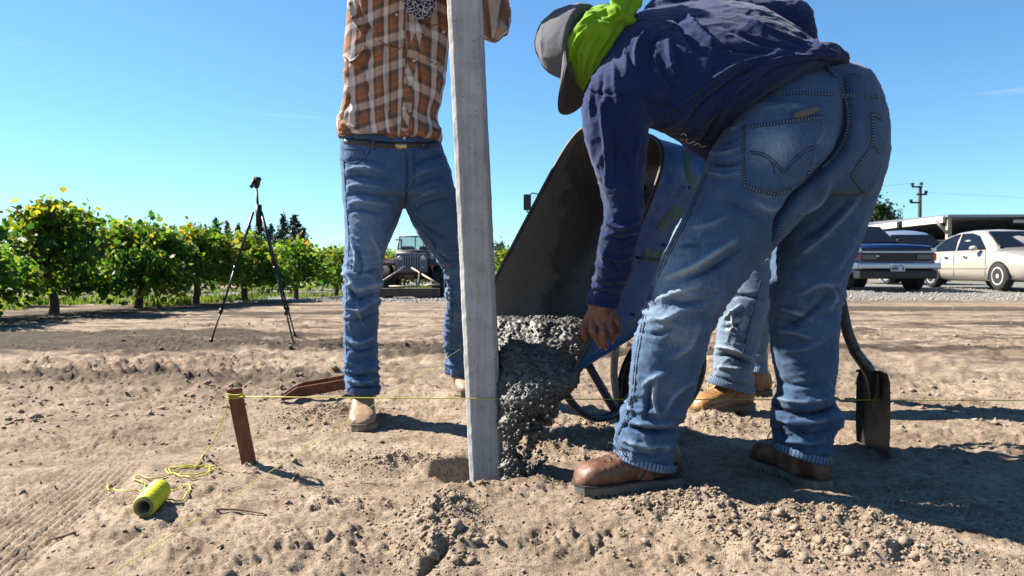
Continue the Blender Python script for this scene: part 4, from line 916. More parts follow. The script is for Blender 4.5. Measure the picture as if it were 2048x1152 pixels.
# ---------------------------------------------------------------- boots (local: toe +x, left +y)
def boot_shape(kind):
    """upper, sole, extras as vertex/face pieces; length .30"""
    def st(x, w, z0, zt, k=2.6):
        t = np.linspace(0, 2 * np.pi, 26, endpoint=False); ct, s = np.cos(t), np.sin(t)
        y = w * np.sign(ct) * np.abs(ct) ** (2 / k); z = (z0 + zt) / 2 + (zt - z0) / 2 * np.sign(s) * np.abs(s) ** (2 / 2.2); return np.stack([np.full(26, x), y, z], 1)
    toe = .108 if kind == 'work' else .088
    S = [st(-.012, .02, .05, .08), st(-.005, .030, .03, .115), st(.02, .039, .022, .15), st(.07, .041, .022, .165), st(.11, .042, .022, .150), st(.15, .045, .022, .122), st(.19, .049, .022, .102 if kind == 'work' else .09), st(.225, .052, .022, .095 if kind == 'work' else .08), st(.262, .049, .022, .088 if kind == 'work' else .072), st(.288, .037, .024, .07 if kind == 'work' else .058), st(.302, .015, .028, .045)]
    foot = rings(np.array(S))
    sh = [np.array([(cx + a * math.cos(t), b * math.sin(t), z) for t in np.linspace(0, 2 * np.pi, 26, endpoint=False)]) for cx, a, b, z in ((.062, .060, .040, .06), (.06, .055, .041, .12), (.056, .050, .041, .17), (.055, .050, .042, .21))]
    out = []                                  # sole outline
    for x, w in ((-.016, 0.012), (-.010, .030), (.02, .042), (.07, .041), (.12, .040), (.17, .048), (.225, .056), (.265, .052), (.293, .038), (.310, .012)): out.append((x, w))
    ol = [(x, w) for x, w in out] + [(x, -w) for x, w in reversed(out)]
    def slab(z0, z1, sc=1.0): n = len(ol); V = [(x, y * sc, z0) for x, y in ol] + [(x, y * sc, z1) for x, y in ol]; return V, [tuple(range(n))[::-1], tuple(range(n, 2 * n))] + [(i, (i + 1) % n, (i + 1) % n + n, i + n) for i in range(n)]
    sole = slab(.014, .032, 1.04); welt = slab(.0325, .037, 1.07)
    heel_pts = [(-.014, .03), (.02, .043), (.085, .041), (.085, -.041), (.02, -.043), (-.014, -.03)]
    n = 6; hV = [(x, y, 0) for x, y in heel_pts] + [(x, y, .015) for x, y in heel_pts]; heel = (hV, [tuple(range(n))[::-1], tuple(range(n, 2 * n))] + [(i, (i + 1) % n, (i + 1) % n + n, i + n) for i in range(n)])
    lugs = []
    for i, x in enumerate(np.arange(.12, .30, .017)):
        wx = np.interp(x, [a for a, _ in out], [b for _, b in out])
        for s in (-1, 1): lugs.append(box(x - .005, x + .005, min(s * wx * .35, s * wx * 1.05), max(s * wx * .35, s * wx * 1.05), 0.0, .0145))
    return foot, rings(np.array(sh)), sole, welt, heel, lugs
def boot(parent, loc, yaw, mats, kind, scale=1.0, seed=0, laces=True, pitch=0.0):
    M = Matrix.Translation(Vector(loc)) @ Matrix.Rotation(yaw, 4, 'Z') @ Matrix.Rotation(pitch, 4, 'Y') @ Matrix.Scale(scale, 4)
    foot, sh, sole, welt, heel, lugs = boot_shape(kind)
    V, Q = remesh([foot, sh], .0045, 5); N = vnorm(V, Q)
    d = .0012 * fbm(V, 40, 3, seed) + .0022 * (1 - np.abs(noise(V * np.array([1.6, .7, 1.0]), 60, seed + 3))) ** 3 * sstep(.10, .16, V[:, 0]) * sstep(.24, .19, V[:, 0])
    x, y, z = V[:, 0], V[:, 1], V[:, 2]
    if kind == 'work':   # toe cap step, quarter seams, tongue
        d += .0022 * sstep(.222, .226, x - .25 * (z - .04)) + .0016 * sstep(.128, .124, x + .45 * (z - .05)) + .0012 * sstep(.045, .042, x)
        d += .0035 * np.exp(-(y / .018) ** 2) * sstep(.11, .13, x) * sstep(.215, .2, x) * sstep(.08, .1, z)
    else: d += .0018 * sstep(.11, .106, x + .3 * (z - .1)) + .0015 * np.exp(-(y / .003) ** 2) * sstep(.1, .05, x)
    V = V + N * d[:, None]; ap = lambda pc: xf(pc, M)
    W, _ = ap((V, None)); b = mk('boot', W, Q, mats[0], parent)
    pc, fc = ap(join([sole, heel] + lugs)); mk('sole', pc, fc, mats[1], b, smooth=False)
    pc, fc = ap(welt); mk('welt', pc, fc, mats[2], b, smooth=False)
    if laces:
        bv = bvh_of(V, Q)
        def top(xx, yy):
            h = bv.ray_cast(Vector((xx, yy, .3)), Vector((0, 0, -1))); return (h[0] + h[1] * .001) if h[0] else None
        for k in range(4):
            x0 = .168 + k * .019; pts = [top(x0 + .006 * s_ * 0, yy) for yy, s_ in ((-.022, -1), (-.011, 0), (0, 1), (.011, 0), (.022, -1))]; pts = [p for p in pts if p is not None]
            if len(pts) > 2: pc, fc = ap(tube(pts, .0022, 6, 3)); mk('lace', pc, fc, mats[3], b)
        for s in (-1, 1):
            p0 = top(.165, s * .01)
            if p0 is not None: pc, fc = ap(tube([p0, p0 + Vector((.018, s * .022, .012)), p0 + Vector((.012, s * .04, -.01)), p0 + Vector((-.01, s * .02, .004))], .0018, 6, 4)); mk('lace', pc, fc, mats[3], b)
        if kind == 'work':
            for s in (-1, 1):
                for off in (0, .005):
                    pts = []
                    for zz in np.linspace(.042, .115, 10):
                        xx = .127 - .45 * (zz - .05) + off - .05 * max(0, zz - .09); h = bv.ray_cast(Vector((xx, s * .3, zz)), Vector((0, -s, 0)))
                        if h[0]: pts.append(h[0] + h[1] * .0004)
                    if len(pts) > 3: pc, fc = ap(tube(pts, .0007, 5)); mk('stitching', pc, fc, mats[4], b)
    return b
def leather(name, a, c, dust): 
    def bd(nt, b):
        co = objco(nt); n = tnoise(nt, co, 12, 5, .6); col = ramp(nt, n, [(.3, a), (.7, c)]); geo = nt.nodes.new('ShaderNodeNewGeometry')
        dn = ramp(nt, tnoise(nt, co, 26, 5, .65), [(.46, 0.0), (.66, dust)]); col = mixc(nt, dn, col, (.36, .28, .20)); nt.links.new(col, b.inputs['Base Color'])
        bumpto(nt, b, tnoise(nt, co, 300, 4, .65), .35, .0015)
    return pbr(name, a, .48, spec=.35, build=bd)
BOOT2 = (leather('brown_leather', (.10, .036, .020), (.21, .085, .048), .45), pbr('rubber_sole', (.22, .195, .16), .9, var=.35, vscale=30, bump=.4), pbr('dark_welt', (.05, .042, .036), .8), pbr('dark_lace', (.03, .022, .018), .8), pbr('pale_thread', (.45, .36, .26), .8))
BOOT1 = (leather('tan_suede', (.34, .215, .125), (.47, .31, .19), .6), pbr('tan_sole', (.30, .23, .16), .9, var=.3, vscale=30), pbr('tan_welt', (.22, .15, .09), .8), BOOT2[3], BOOT2[4])
BOOT3 = (leather('wheat_leather', (.33, .145, .035), (.46, .225, .06), .3), pbr('gum_sole', (.26, .15, .07), .85, var=.3), pbr('gum_welt', (.16, .09, .04), .8), pbr('lace_brown', (.12, .06, .03), .8), BOOT2[4])

# ================================================================ BENT WORKER (navy shirt)
def worker_bent():
    base = Vector((.60, 2.08, 0))
    # body: skin figure under the clothes, left hand a separate unjoined shell
    q = lambda x, y, Y: np.array(P(x, y, Y)); pcs = []
    def limb(pts):
        for (a, ra), (b, rb) in zip(pts[:-1], pts[1:]): pcs.append(capsule(a, b, ra, rb))
    limb([(q(1610, 250, 2.1), .11), (q(1450, 160, 2.12), .10), (q(1300, 125, 2.13), .10), (q(1240, 100, 2.13), .055), (q(1180, 92, 2.13), .052)])
    limb([(q(1560, 300, 2.03), .07), (q(1360, 590, 2.02), .05), (q(1290, 880, 2.06), .033), (q(1290, 955, 2.06), .03)]); limb([(q(1285, 958, 2.06), .028), (q(1185, 965, 2.03), .022)])
    limb([(q(1660, 300, 2.14), .07), (q(1612, 590, 2.12), .05), (q(1606, 880, 2.12), .033), (q(1600, 940, 2.12), .03)]); limb([(q(1600, 938, 2.12), .028), (q(1540, 922, 2.28), .022)])
    limb([(q(1252, 165, 2.06), .045), (q(1246, 400, 2.0), .036), (q(1207, 600, 2.14), .028), (q(1204, 622, 2.15), .027)])
    limb([(q(1360, 50, 2.28), .05), (q(1590, 38, 2.33), .036), (q(1640, 215, 2.42), .028), (q(1650, 250, 2.40), .026)])
    hp, eyes, hq = head_pieces(q(1160, 90, 2.15), (-.12, .15, -.97), (-.80, .55, .22), .90); pcs += hp
    # left hand hooked on the rim, palm plus five fingers
    bpcs, pcs = pcs, []; limb([(q(1214, 560, 2.11), .026), (q(1207, 600, 2.14), .028), (q(1204, 622, 2.15), .027)])
    pcs.append(loftpx([(1176, 606, 1230, 612, 2.145, .018), (1174, 626, 1234, 630, 2.15, .021), (1178, 646, 1232, 645, 2.155, .019), (1184, 658, 1228, 655, 2.16, .013)], 20, 4))
    nails = []
    for ch in ([(1185, 642, 2.148, .0112), (1184, 661, 2.134, .0108), (1193, 678, 2.148, .0094), (1200, 690, 2.168, .0080)], [(1203, 644, 2.146, .0114), (1205, 666, 2.132, .0110), (1209, 683, 2.148, .0096), (1212, 695, 2.168, .0082)],
               [(1220, 642, 2.148, .0108), (1223, 660, 2.138, .0104), (1225, 673, 2.154, .0090), (1225, 682, 2.17, .0076)], [(1233, 634, 2.152, .0096), (1238, 648, 2.146, .0092), (1237, 659, 2.160, .0080), (1234, 667, 2.174, .0068)]):
        limb([(q(a, b, c), r) for a, b, c, r in ch]); nails.append((ch[-2], ch[-1]))
    limb([(q(1182, 628, 2.165), .015), (q(1172, 650, 2.195), .013), (q(1170, 672, 2.225), .011), (q(1174, 684, 2.235), .009)])
    hpcs, pcs = pcs, bpcs
    # right hand resting on the far thigh
    o = q(1652, 262, 2.40); pcs.append(ellipsoid(o, ((.035, 0, .01), (0, .018, 0), (-.012, 0, .045))))
    for k in range(4): limb([(o + np.array([-.022 + k * .015, -.012, -.03]), .009), (o + np.array([-.026 + k * .017, -.030, -.058]), .008), (o + np.array([-.026 + k * .017, -.032, -.085 + .006 * abs(k - 1.5)]), .007)])
    limb([(o + np.array([-.03, 0, .0]), .011), (o + np.array([-.05, -.02, -.025]), .009), (o + np.array([-.053, -.03, -.045]), .008)])
    V, Q = remesh(pcs, .0056, 3); V_, Q_ = remesh(hpcs, .0029, 3); Q = np.concatenate([Q, Q_ + len(V)]); V = np.concatenate([V, V_]); N = vnorm(V, Q); px, py = proj(V); hm = (py > 600) & (py < 700) & (px > 1160) & (px < 1245) & (V[:, 1] < 2.3)
    V = V + N * (hm * (.0012 * (1 - np.abs(noise(V * np.array([1, 1, 2.4]), 90, 5))) ** 3))[:, None]
    body = mk('person', V, Q, M_SKIN, loc=base); tag(body, 'worker in navy shirt and lime neck cloth bending over to hold the wheelbarrow rim', 'person')
    for a, b in nails:
        c = q(*b[:3]) + np.array([0, -.0062, -.003]); V2, F2 = ellipsoid(c, ((.0046, 0, 0), (0, .0022, .001), (0, 0, .0058)), 10, 6); mk('fingernail', V2, F2, M_NAIL, body)
    for e in eyes: mk('eye', e[0], e[1], M_EYE, body)
    # ---- jeans
    LL = [(1470, 215, 1700, 260, 2.06, .16), (1424, 290, 1690, 360, 2.05, .165), (1396, 362, 1618, 425, 2.03, .135), (1352, 445, 1545, 502, 2.02, .118), (1316, 528, 1478, 580, 2.01, .105), (1292, 600, 1436, 640, 2.01, .095), (1268, 665, 1417, 692, 2.02, .09), (1258, 735, 1398, 752, 2.03, .087), (1252, 795, 1380, 806, 2.045, .086), (1234, 842, 1360, 850, 2.055, .088), (1227, 882, 1352, 895, 2.06, .086), (1228, 908, 1349, 936, 2.06, .082)]
    RL = [(1570, 230, 1770, 262, 2.15, .15), (1575, 320, 1766, 330, 2.15, .15), (1556, 420, 1742, 415, 2.14, .13), (1546, 500, 1712, 500, 2.13, .115), (1542, 570, 1688, 575, 2.12, .10), (1540, 640, 1676, 645, 2.12, .092), (1544, 715, 1674, 720, 2.12, .088), (1556, 775, 1664, 782, 2.12, .083), (1538, 822, 1682, 830, 2.12, .088), (1549, 868, 1668, 878, 2.12, .084), (1552, 892, 1657, 918, 2.12, .08)]
    PV = [(1545, 150, 1718, 132, 2.12, .08), (1500, 180, 1738, 155, 2.11, .14), (1466, 215, 1760, 205, 2.10, .175), (1436, 272, 1771, 268, 2.10, .19), (1420, 330, 1767, 335, 2.09, .175), (1440, 390, 1745, 395, 2.08, .13)]
    V, Q = remesh([loftpx(LL), loftpx(RL), loftpx(PV)], .0052, 7); bv = bvh_of(V, Q)
    S = [([(1690, 150), (1697, 232), (1685, 295), (1645, 345), (1600, 385), (1560, 440)], .022, -.022, .2), ([(1600, 385), (1560, 440), (1548, 500)], .014, -.016, .2),
         ([(1470, 480), (1430, 506), (1390, 532), (1352, 550), (1332, 557)], .011, .014), ([(1480, 500), (1420, 540), (1370, 560)], .010, -.009), ([(1400, 572), (1362, 581), (1336, 586)], .009, .007), ([(1420, 600), (1370, 608), (1330, 600)], .010, -.006), ([(1380, 455), (1420, 450), (1460, 430)], .012, .006), ([(1360, 490), (1400, 490)], .008, -.006),
         ([(1358, 626), (1330, 637), (1312, 636)], .008, .008), ([(1345, 660), (1310, 668), (1280, 664)], .008, -.006), ([(1400, 640), (1380, 690), (1340, 720)], .012, .006), ([(1330, 745), (1305, 756), (1288, 770)], .008, .011), ([(1312, 757), (1308, 800), (1318, 838)], .008, .010), ([(1300, 770), (1296, 810), (1290, 840)], .008, -.008), ([(1390, 760), (1350, 790), (1325, 830)], .012, .007),
         ([(1352, 862), (1310, 866), (1270, 856), (1240, 850)], .009, -.016), ([(1352, 848), (1300, 850), (1250, 836)], .009, .009), ([(1348, 890), (1300, 893), (1240, 880)], .008, .008), ([(1346, 905), (1300, 912), (1240, 900)], .007, -.006), ([(1270, 820), (1262, 835), (1240, 858), (1236, 880)], .006, -.006), ([(1255, 800), (1264, 830)], .006, .008),
         ([(1560, 618), (1590, 624), (1625, 640)], .008, .010), ([(1568, 650), (1600, 640), (1640, 610), (1670, 580)], .012, -.008), ([(1556, 662), (1590, 666), (1622, 678)], .008, .010), ([(1570, 640), (1600, 652)], .007, -.007), ([(1560, 700), (1600, 700), (1650, 680)], .012, .006), ([(1600, 590), (1640, 570), (1680, 570)], .012, .008), ([(1655, 570), (1672, 590), (1660, 620)], .009, .009),
         ([(1540, 806), (1570, 822), (1610, 828), (1650, 822), (1684, 806)], .009, -.020, .3), ([(1540, 792), (1600, 806), (1670, 795)], .009, .010), ([(1544, 838), (1600, 846), (1680, 836)], .010, .010), ([(1550, 858), (1562, 866), (1572, 880)], .007, -.010), ([(1560, 880), (1610, 886), (1660, 880)], .008, .006), ([(1580, 862), (1630, 868), (1670, 856)], .008, -.006), ([(1560, 765), (1600, 772), (1650, 765)], .009, -.006),
         ([(1725, 385), (1690, 430), (1640, 480), (1590, 520)], .013, .008), ([(1700, 400), (1650, 450), (1600, 480)], .012, -.008), ([(1730, 430), (1700, 500), (1660, 560)], .014, .006),
         ([(1415, 322), (1445, 330), (1482, 324)], .007, -.011, .3), ([(1420, 306), (1450, 308), (1482, 296)], .007, .008), ([(1436, 290), (1460, 284), (1484, 272)], .006, -.006), ([(1430, 262), (1460, 262), (1482, 250)], .006, .006), ([(1412, 345), (1450, 352), (1480, 345)], .008, .007), ([(1445, 240), (1470, 230)], .006, .005),
         ([(1530, 215), (1580, 212), (1620, 220)], .010, .004), ([(1660, 360), (1640, 400), (1600, 430)], .016, .008), ([(1500, 400), (1540, 420), (1580, 410)], .014, .006), ([(1450, 400), (1490, 420), (1530, 450)], .014, -.004)]
    N, D = folds(V, Q, S, bv); px, py = proj(V)
    ank = sstep(730, 840, py) * sstep(960, 900, py); kn = np.exp(-((py - 610) / 70) ** 2)
    W_ = wrinkle(V, N, (1, 1, 2.6), 13, .0085, .25 + ank * 1.1 + kn * .7, 31); W_ = W_ + .0012 * fbm(V, 30, 3, 5) + wrinkle(V, N, (1, 1, 1.8), 34, .0022, .4 + .6 * np.maximum(ank, kn), 37)
    V = V + N * (D + W_)[:, None]
    lit = np.exp(-((px - 1340) / 90) ** 2 - ((py - 520) / 160) ** 2) * .22 + .25 * np.exp(-((px - 1560) / 100) ** 2 - ((py - 300) / 90) ** 2) + .12 * kn  # paler worn thigh, seat and knee, doubling as painted sunlight
    fade_shade = np.clip(.36 + lit + 22 * D + 10 * W_ + .10 * sstep(1500, 1250, px), 0, 1); dirt = np.clip(sstep(300, 350, py) * np.exp(-((px - 1440) / 60) ** 2) + .5 * sstep(500, 900, py), 0, 1)  # fold valleys painted darker and ridges lighter as shading, over the wear
    jn = mk('jeans', V, Q, M_DEN2, body, fl={'fade_shade': fade_shade, 'dirt': dirt}); jn['label'] = 'light washed blue jeans with stitched back pockets'
    bv = bvh_of(V, Q)
    for l, r, Y, th in (((1228, 908), (1350, 940), 2.06, .083), ((1551, 896), (1657, 924), 2.12, .081)):
        a = hem_ring(l, r, Y, th, 15, 1.02); mk('hem', a[0], a[1], M_HEM2, jn, uv=a[2])
    pk = patch(bv, [(1482, 250), (1540, 241), (1600, 233), (1650, 227)], [(1484, 375), (1520, 387), (1554, 394), (1590, 378), (1619, 352)], .0042)
    pv = pk[0]; ppx, ppy = proj(pv); p = mk('back_pocket', pv, pk[1], M_DEN2, jn, fl={'fade_shade': .40 + .35 * np.exp(-((ppx - 1540) / 50) ** 2 - ((ppy - 290) / 40) ** 2), 'dirt': np.full(len(pv), .5)})
    pvb = BVHTree.FromPolygons([tuple(v) for v in pv], pk[1])
    for nm, pts in (('pocket_seam', [(1484, 257), (1540, 248), (1600, 240), (1648, 234)]), ('pocket_seam', [(1488, 252), (1486, 310), (1489, 372)]), ('pocket_seam', [(1486, 370), (1520, 382), (1554, 389)]), ('pocket_seam', [(1554, 389), (1590, 374), (1616, 351)]), ('pocket_seam', [(1645, 232), (1636, 290), (1616, 350)])): parts_band(pvb, nm, pts, .0155, M_SEAM2, p, .0016)
    for pts in ([(1500, 302), (1525, 306), (1550, 322), (1568, 340), (1582, 322), (1605, 302), (1630, 290)], [(1500, 308), (1525, 312), (1548, 328), (1568, 346), (1584, 328), (1607, 308), (1630, 297)], [(1500, 303), (1530, 314), (1545, 330), (1550, 348)]): parts_cord(pvb, 'stitch_arc', pts, .0011, M_THREAD, p)
    for pts in ([(1742, 228), (1746, 260), (1742, 290), (1722, 322), (1703, 350)], [(1742, 228), (1754, 232), (1764, 240)], [(1703, 350), (1716, 368), (1731, 386)]): parts_band(bv, 'pocket_seam', pts, .013, M_SEAM2, jn, .003)
    parts_cord(bv, 'stitch_arc', [(1742, 290), (1752, 296), (1758, 310)], .0012, M_THREAD, jn)
    for nm, pts, wd in (('yoke_seam', [(1452, 234), (1480, 214), (1520, 195), (1580, 187), (1635, 188), (1691, 190), (1755, 194)], .013), ('centre_seam', [(1672, 150), (1687, 184), (1697, 232), (1690, 275), (1668, 312), (1643, 335)], .012), ('waistband_seam', [(1506, 174), (1560, 153), (1620, 143), (1675, 142), (1722, 152)], .007)): parts_band(bv, nm, pts, wd, M_SEAM2, jn)
    parts_band(bv, 'belt_loop', [(1636, 116), (1645, 126), (1658, 140), (1672, 156)], .015, M_SEAM2, jn, .007); parts_band(bv, 'belt_loop', [(1477, 176), (1484, 186), (1493, 200)], .014, pbr('loop_denim', (.40, .42, .42), .9), jn, .006)
    parts_band(bv, 'side_seam', [(1409, 345), (1392, 390), (1372, 435), (1336, 505), (1306, 566), (1284, 645), (1270, 720), (1263, 790), (1250, 835), (1236, 870)], .007, M_SEAM2, jn, .0016)
    parts_cord(bv, 'side_seam', [(1414, 345), (1397, 390), (1377, 437), (1341, 507), (1311, 568), (1289, 647), (1275, 722), (1268, 790), (1256, 835)], .0013, M_THREAD, jn)
    parts_band(bv, 'inner_seam', [(1566, 440), (1560, 500), (1556, 560), (1553, 640), (1552, 700), (1554, 750)], .006, M_SEAM1, jn, .0016)
    # ---- shirt
    T = [(1414, 303, 1706, 148, 2.10, .178, .085), (1400, 301, 1672, 124, 2.10, .183, .075), (1380, 296, 1624, 98, 2.11, .19, .035), (1350, 285, 1570, 38, 2.12, .20, -.03), (1308, 273, 1500, -10, 2.12, .205, -.08), (1268, 262, 1415, -18, 2.12, .205, -.10), (1222, 242, 1335, -4, 2.12, .19, -.09), (1186, 205, 1290, 12, 2.12, .15, -.05), (1172, 168, 1262, 32, 2.12, .09)]
    A = [(1250, 110, 1330, 140, 2.08, .06), (1200, 130, 1322, 180, 2.04, .095), (1163, 195, 1304, 238, 2.0, .090), (1163, 255, 1296, 285, 1.985, .078), (1181, 330, 1293, 335, 1.985, .068), (1203, 405, 1289, 410, 1.995, .060), (1199, 465, 1281, 472, 2.02, .056), (1188, 528, 1266, 540, 2.07, .052), (1179, 575, 1246, 586, 2.115, .047), (1172, 602, 1236, 614, 2.14, .042)]
    arm = [capsule(q(1340, 40, 2.28), q(1588, 38, 2.33), .085, .060), capsule(q(1588, 38, 2.33), q(1638, 205, 2.41), .058, .042)]
    V, Q = remesh([loftpx(T), loftpx(A)] + arm, .0052, 14); bv = bvh_of(V, Q)
    S = [([(1300, 50), (1276, 90), (1270, 145)], .010, .010), ([(1322, 70), (1302, 95), (1300, 148)], .010, -.008), ([(1335, 80), (1342, 128), (1358, 155)], .010, .010), ([(1318, 110), (1330, 150), (1350, 180)], .009, -.007), ([(1366, 20), (1390, 52), (1430, 92), (1470, 112)], .011, .010), ([(1350, 30), (1370, 70), (1400, 110)], .012, -.007),
         ([(1228, 110), (1230, 180), (1240, 220)], .008, .006), ([(1188, 130), (1184, 190), (1180, 240)], .008, .007), ([(1205, 150), (1200, 210)], .008, -.006), ([(1250, 90), (1252, 150)], .009, .006), ([(1545, 110), (1480, 128), (1430, 156), (1380, 190), (1332, 222)], .010, .011), ([(1550, 122), (1490, 145), (1440, 178), (1400, 214), (1375, 245)], .010, -.012, .3), ([(1540, 132), (1490, 160), (1450, 200), (1425, 235)], .009, .011), ([(1469, 168), (1446, 215), (1424, 275)], .008, .012), ([(1450, 190), (1430, 240), (1405, 285)], .008, -.009), ([(1430, 205), (1400, 240), (1372, 256)], .009, .009),
         ([(1415, 90), (1460, 100), (1540, 106)], .010, -.006), ([(1600, 62), (1650, 95), (1720, 130)], .010, .006), ([(1480, 30), (1540, 60), (1620, 90)], .014, .007), ([(1440, 50), (1520, 85), (1600, 100)], .012, -.005), ([(1700, 118), (1640, 112), (1560, 118), (1510, 140), (1484, 168)], .007, .009), ([(1690, 128), (1630, 122), (1560, 132), (1515, 158)], .006, -.008),
         ([(1290, 240), (1330, 250), (1380, 225)], .012, .006), ([(1300, 265), (1350, 275), (1400, 262)], .009, .006), ([(1280, 190), (1320, 215), (1350, 205)], .012, -.006),
         ([(1164, 192), (1190, 186), (1230, 188), (1260, 196)], .004, -.005, .2), ([(1200, 195), (1206, 250), (1212, 300), (1212, 370)], .008, .007), ([(1222, 230), (1230, 300), (1230, 360)], .009, -.006), ([(1280, 270), (1268, 330), (1270, 390)], .010, .006), ([(1205, 440), (1240, 455), (1280, 440)], .009, .008), ([(1200, 460), (1240, 480), (1276, 470)], .008, -.007), ([(1195, 500), (1230, 520), (1268, 512)], .009, .007), ([(1186, 545), (1220, 560), (1255, 558)], .008, .007), ([(1182, 562), (1215, 575), (1248, 572)], .006, -.006), ([(1210, 500), (1235, 540), (1250, 560)], .008, -.005),
         ([(1178, 580), (1208, 586), (1244, 592)], .005, -.006, .2)]
    N, D = folds(V, Q, S, bv); px, py = proj(V)
    armm = sstep(1310, 1280, px) * sstep(330, 420, py)
    Wr = wrinkle(V, N, (.8, 1, 1.2), 8, .010, .5 + .3 * armm, 61, 1.3) + wrinkle(V, N, (1, 1, 2.5), 14, .004, armm, 67) + .0010 * fbm(V, 35, 3, 9) + wrinkle(V, N, (1, 1, 1), 26, .0026, np.ones(len(V)), 69)
    V = V + N * (D + Wr)[:, None]; sh = mk('shirt', V, Q, M_NAVY, body); sh['label'] = 'navy blue long sleeved shirt pulled over the hips'
    bv = bvh_of(V, Q); MW = pbr('white_print', (.7, .68, .62), .8)
    sq = [[(1300, 266), (1306, 270), (1318, 276), (1326, 280), (1336, 278), (1346, 284)], [(1362, 276), (1368, 272), (1376, 282), (1370, 288), (1380, 292), (1390, 288)], [(1388, 296), (1396, 292), (1404, 300), (1412, 298)], [(1308, 274), (1314, 268), (1322, 272)], [(1350, 282), (1358, 286), (1366, 284)]]
    for pts in sq: parts_cord(bv, 'printed_mark', [(a, b - 6) for a, b in pts], .0016, MW, sh)
    a = hem_ring((1172, 606), (1237, 617), 2.14, .043, 26, 1.0); mk('cuff', a[0], a[1], M_NAVY, sh, uv=a[2])
    # ---- lime neck cloth
    pcs = [loftpx([(1122, 112, 1190, 18, 2.14, .085), (1114, 118, 1192, 16, 2.13, .108), (1120, 138, 1212, 14, 2.13, .118), (1146, 164, 1248, 14, 2.125, .115), (1167, 184, 1278, 20, 2.12, .098)], 28, 5)]
    B = lambda x, y, Y, a, b, c: ellipsoid(q(x, y, Y), ((a, 0, 0), (0, c, 0), (0, 0, b)), 14, 9)
    pcs += [B(1208, 50, 2.03, .038, .020, .030), B(1238, 30, 2.02, .030, .026, .030), B(1258, 42, 2.03, .020, .014, .02), capsule(q(1240, 30, 2.02), q(1236, -14, 2.02), .018, .028), capsule(q(1250, 32, 2.02), q(1272, 6, 2.03), .014, .020), capsule(q(1205, 45, 2.02), q(1185, 62, 2.03), .012, .008), capsule(q(1215, 60, 2.02), q(1195, 76, 2.02), .012, .008)]
    V, Q = remesh(pcs, .0042, 4); bv = bvh_of(V, Q)
    S = [([(1180, 50), (1150, 85), (1135, 130)], .008, .008), ([(1170, 62), (1150, 110), (1150, 150)], .007, -.007), ([(1200, 65), (1175, 110), (1168, 165)], .008, .009), ([(1190, 62), (1165, 100), (1158, 150)], .006, -.006), ([(1225, 60), (1200, 100), (1180, 140)], .008, .007), ([(1240, 50), (1215, 85), (1190, 120)], .006, -.007), ([(1130, 70), (1118, 100), (1122, 130)], .008, .006), ([(1190, 30), (1215, 40), (1240, 32)], .005, -.006), ([(1200, 22), (1225, 22)], .006, .006), ([(1160, 45), (1185, 30)], .006, .005), ([(1236, 15), (1240, 34)], .005, -.006), ([(1256, 12), (1250, 34)], .005, -.006)]
    N, D = folds(V, Q, S, bv); V = V + N * (D + wrinkle(V, N, (1, 1, 1), 24, .0035, np.ones(len(V)), 77) + wrinkle(V, N, (1, 1, 1), 50, .0018, np.ones(len(V)), 79))[:, None]; nc = mk('neck_cloth', V, Q, M_LIME, body); nc['label'] = 'lime green cloth tied round the neck'
    # ---- cap
    c = q(1150, 84, 2.12); u = np.array([-.72, .66, .20]); u /= np.linalg.norm(u); f = np.array([-.20, .05, -.97]); f = f - u * (f @ u); f /= np.linalg.norm(f); r = np.cross(f, u)
    Rg = []
    for p in np.linspace(-.28, math.pi / 2 - .08, 12):
        t = np.linspace(0, 2 * np.pi, 40, endpoint=False); k = math.cos(p) if p > 0 else 1.0 + .02 * p
        Rg.append(c + np.outer(np.cos(t) * k * .090, r) + np.outer(np.sin(t) * k * .104, f) + (math.sin(p) * .125 if p > 0 else p * .13) * u)
    V, Fc = rings(np.array(Rg)); Qs = remesh([(V, Fc)], .0042, 3); V, Q = Qs; N = vnorm(V, Q); V = V + N * (.0035 * fbm(V, 14, 3, 3) + .004 * (1 - np.abs(noise(V, 18, 8))) ** 4)[:, None]
    cp = mk('cap', V, Q, M_CAPG, body); cp['label'] = 'grey baseball cap with its bill pointing down'
    Rg = []
    for s in np.linspace(0, 1, 9):
        row = []
        for t in np.linspace(-1.15, 1.15, 25):
            e = (.092 + .10 * s * max(0, math.cos(t * 1.15)) ** .6); p = c + r * math.sin(t) * .090 * (1 - .05 * s) + f * (math.cos(t) * .104 + (e - .092)) - u * (.012 + .03 * math.sin(t) ** 2 * (1 + .6 * s)) ; row.append(p)
        Rg.append(row)
    Rg = np.array(Rg); V1, F1 = rings(Rg, False, False); n = len(V1); V = np.concatenate([V1 + u * .002, V1 - u * .002]); Fc = F1 + [tuple(i + n for i in reversed(f_)) for f_ in F1]; mk('bill', V, Fc, M_CAPG, cp)
    mk('bill_lining', V1 - u * .0035, F1, M_BILLU, cp)
    for k in ():
        a = k * math.pi / 3 + .2; pts = [c + (r * math.cos(a) * .091 + f * math.sin(a) * .105) * math.cos(p) + u * math.sin(p) * .1265 for p in np.linspace(0.05, 1.5, 9)]; V, Fc = tube(pts, .0012, 5); mk('cap_seam', V, Fc, M_CAPG, cp)
    # ---- boots
    d = Vector((-.29, -.10)); boot(body, (.456, 2.105, Hz(.33, 2.06) - .004), math.atan2(d.y, d.x), BOOT2, 'work', 1.0, 1)
    d = Vector((-.075, .28)); boot(body, (.855, 2.06, Hz(.82, 2.15) - .002), math.atan2(d.y, d.x), BOOT2, 'work', 1.0, 2)
    # flat tool poking out of the back pocket
    h = hit(pvb, 1612, 245); c = h[0] + Vector((0, .004, 0)); dirv = P(1636, 206, c.y) - P(1588, 222, c.y); dv = np.array(dirv); dv /= np.linalg.norm(dv); up = np.array([0, .0, 1]); up = up - dv * (up @ dv); nn = np.cross(dv, up)
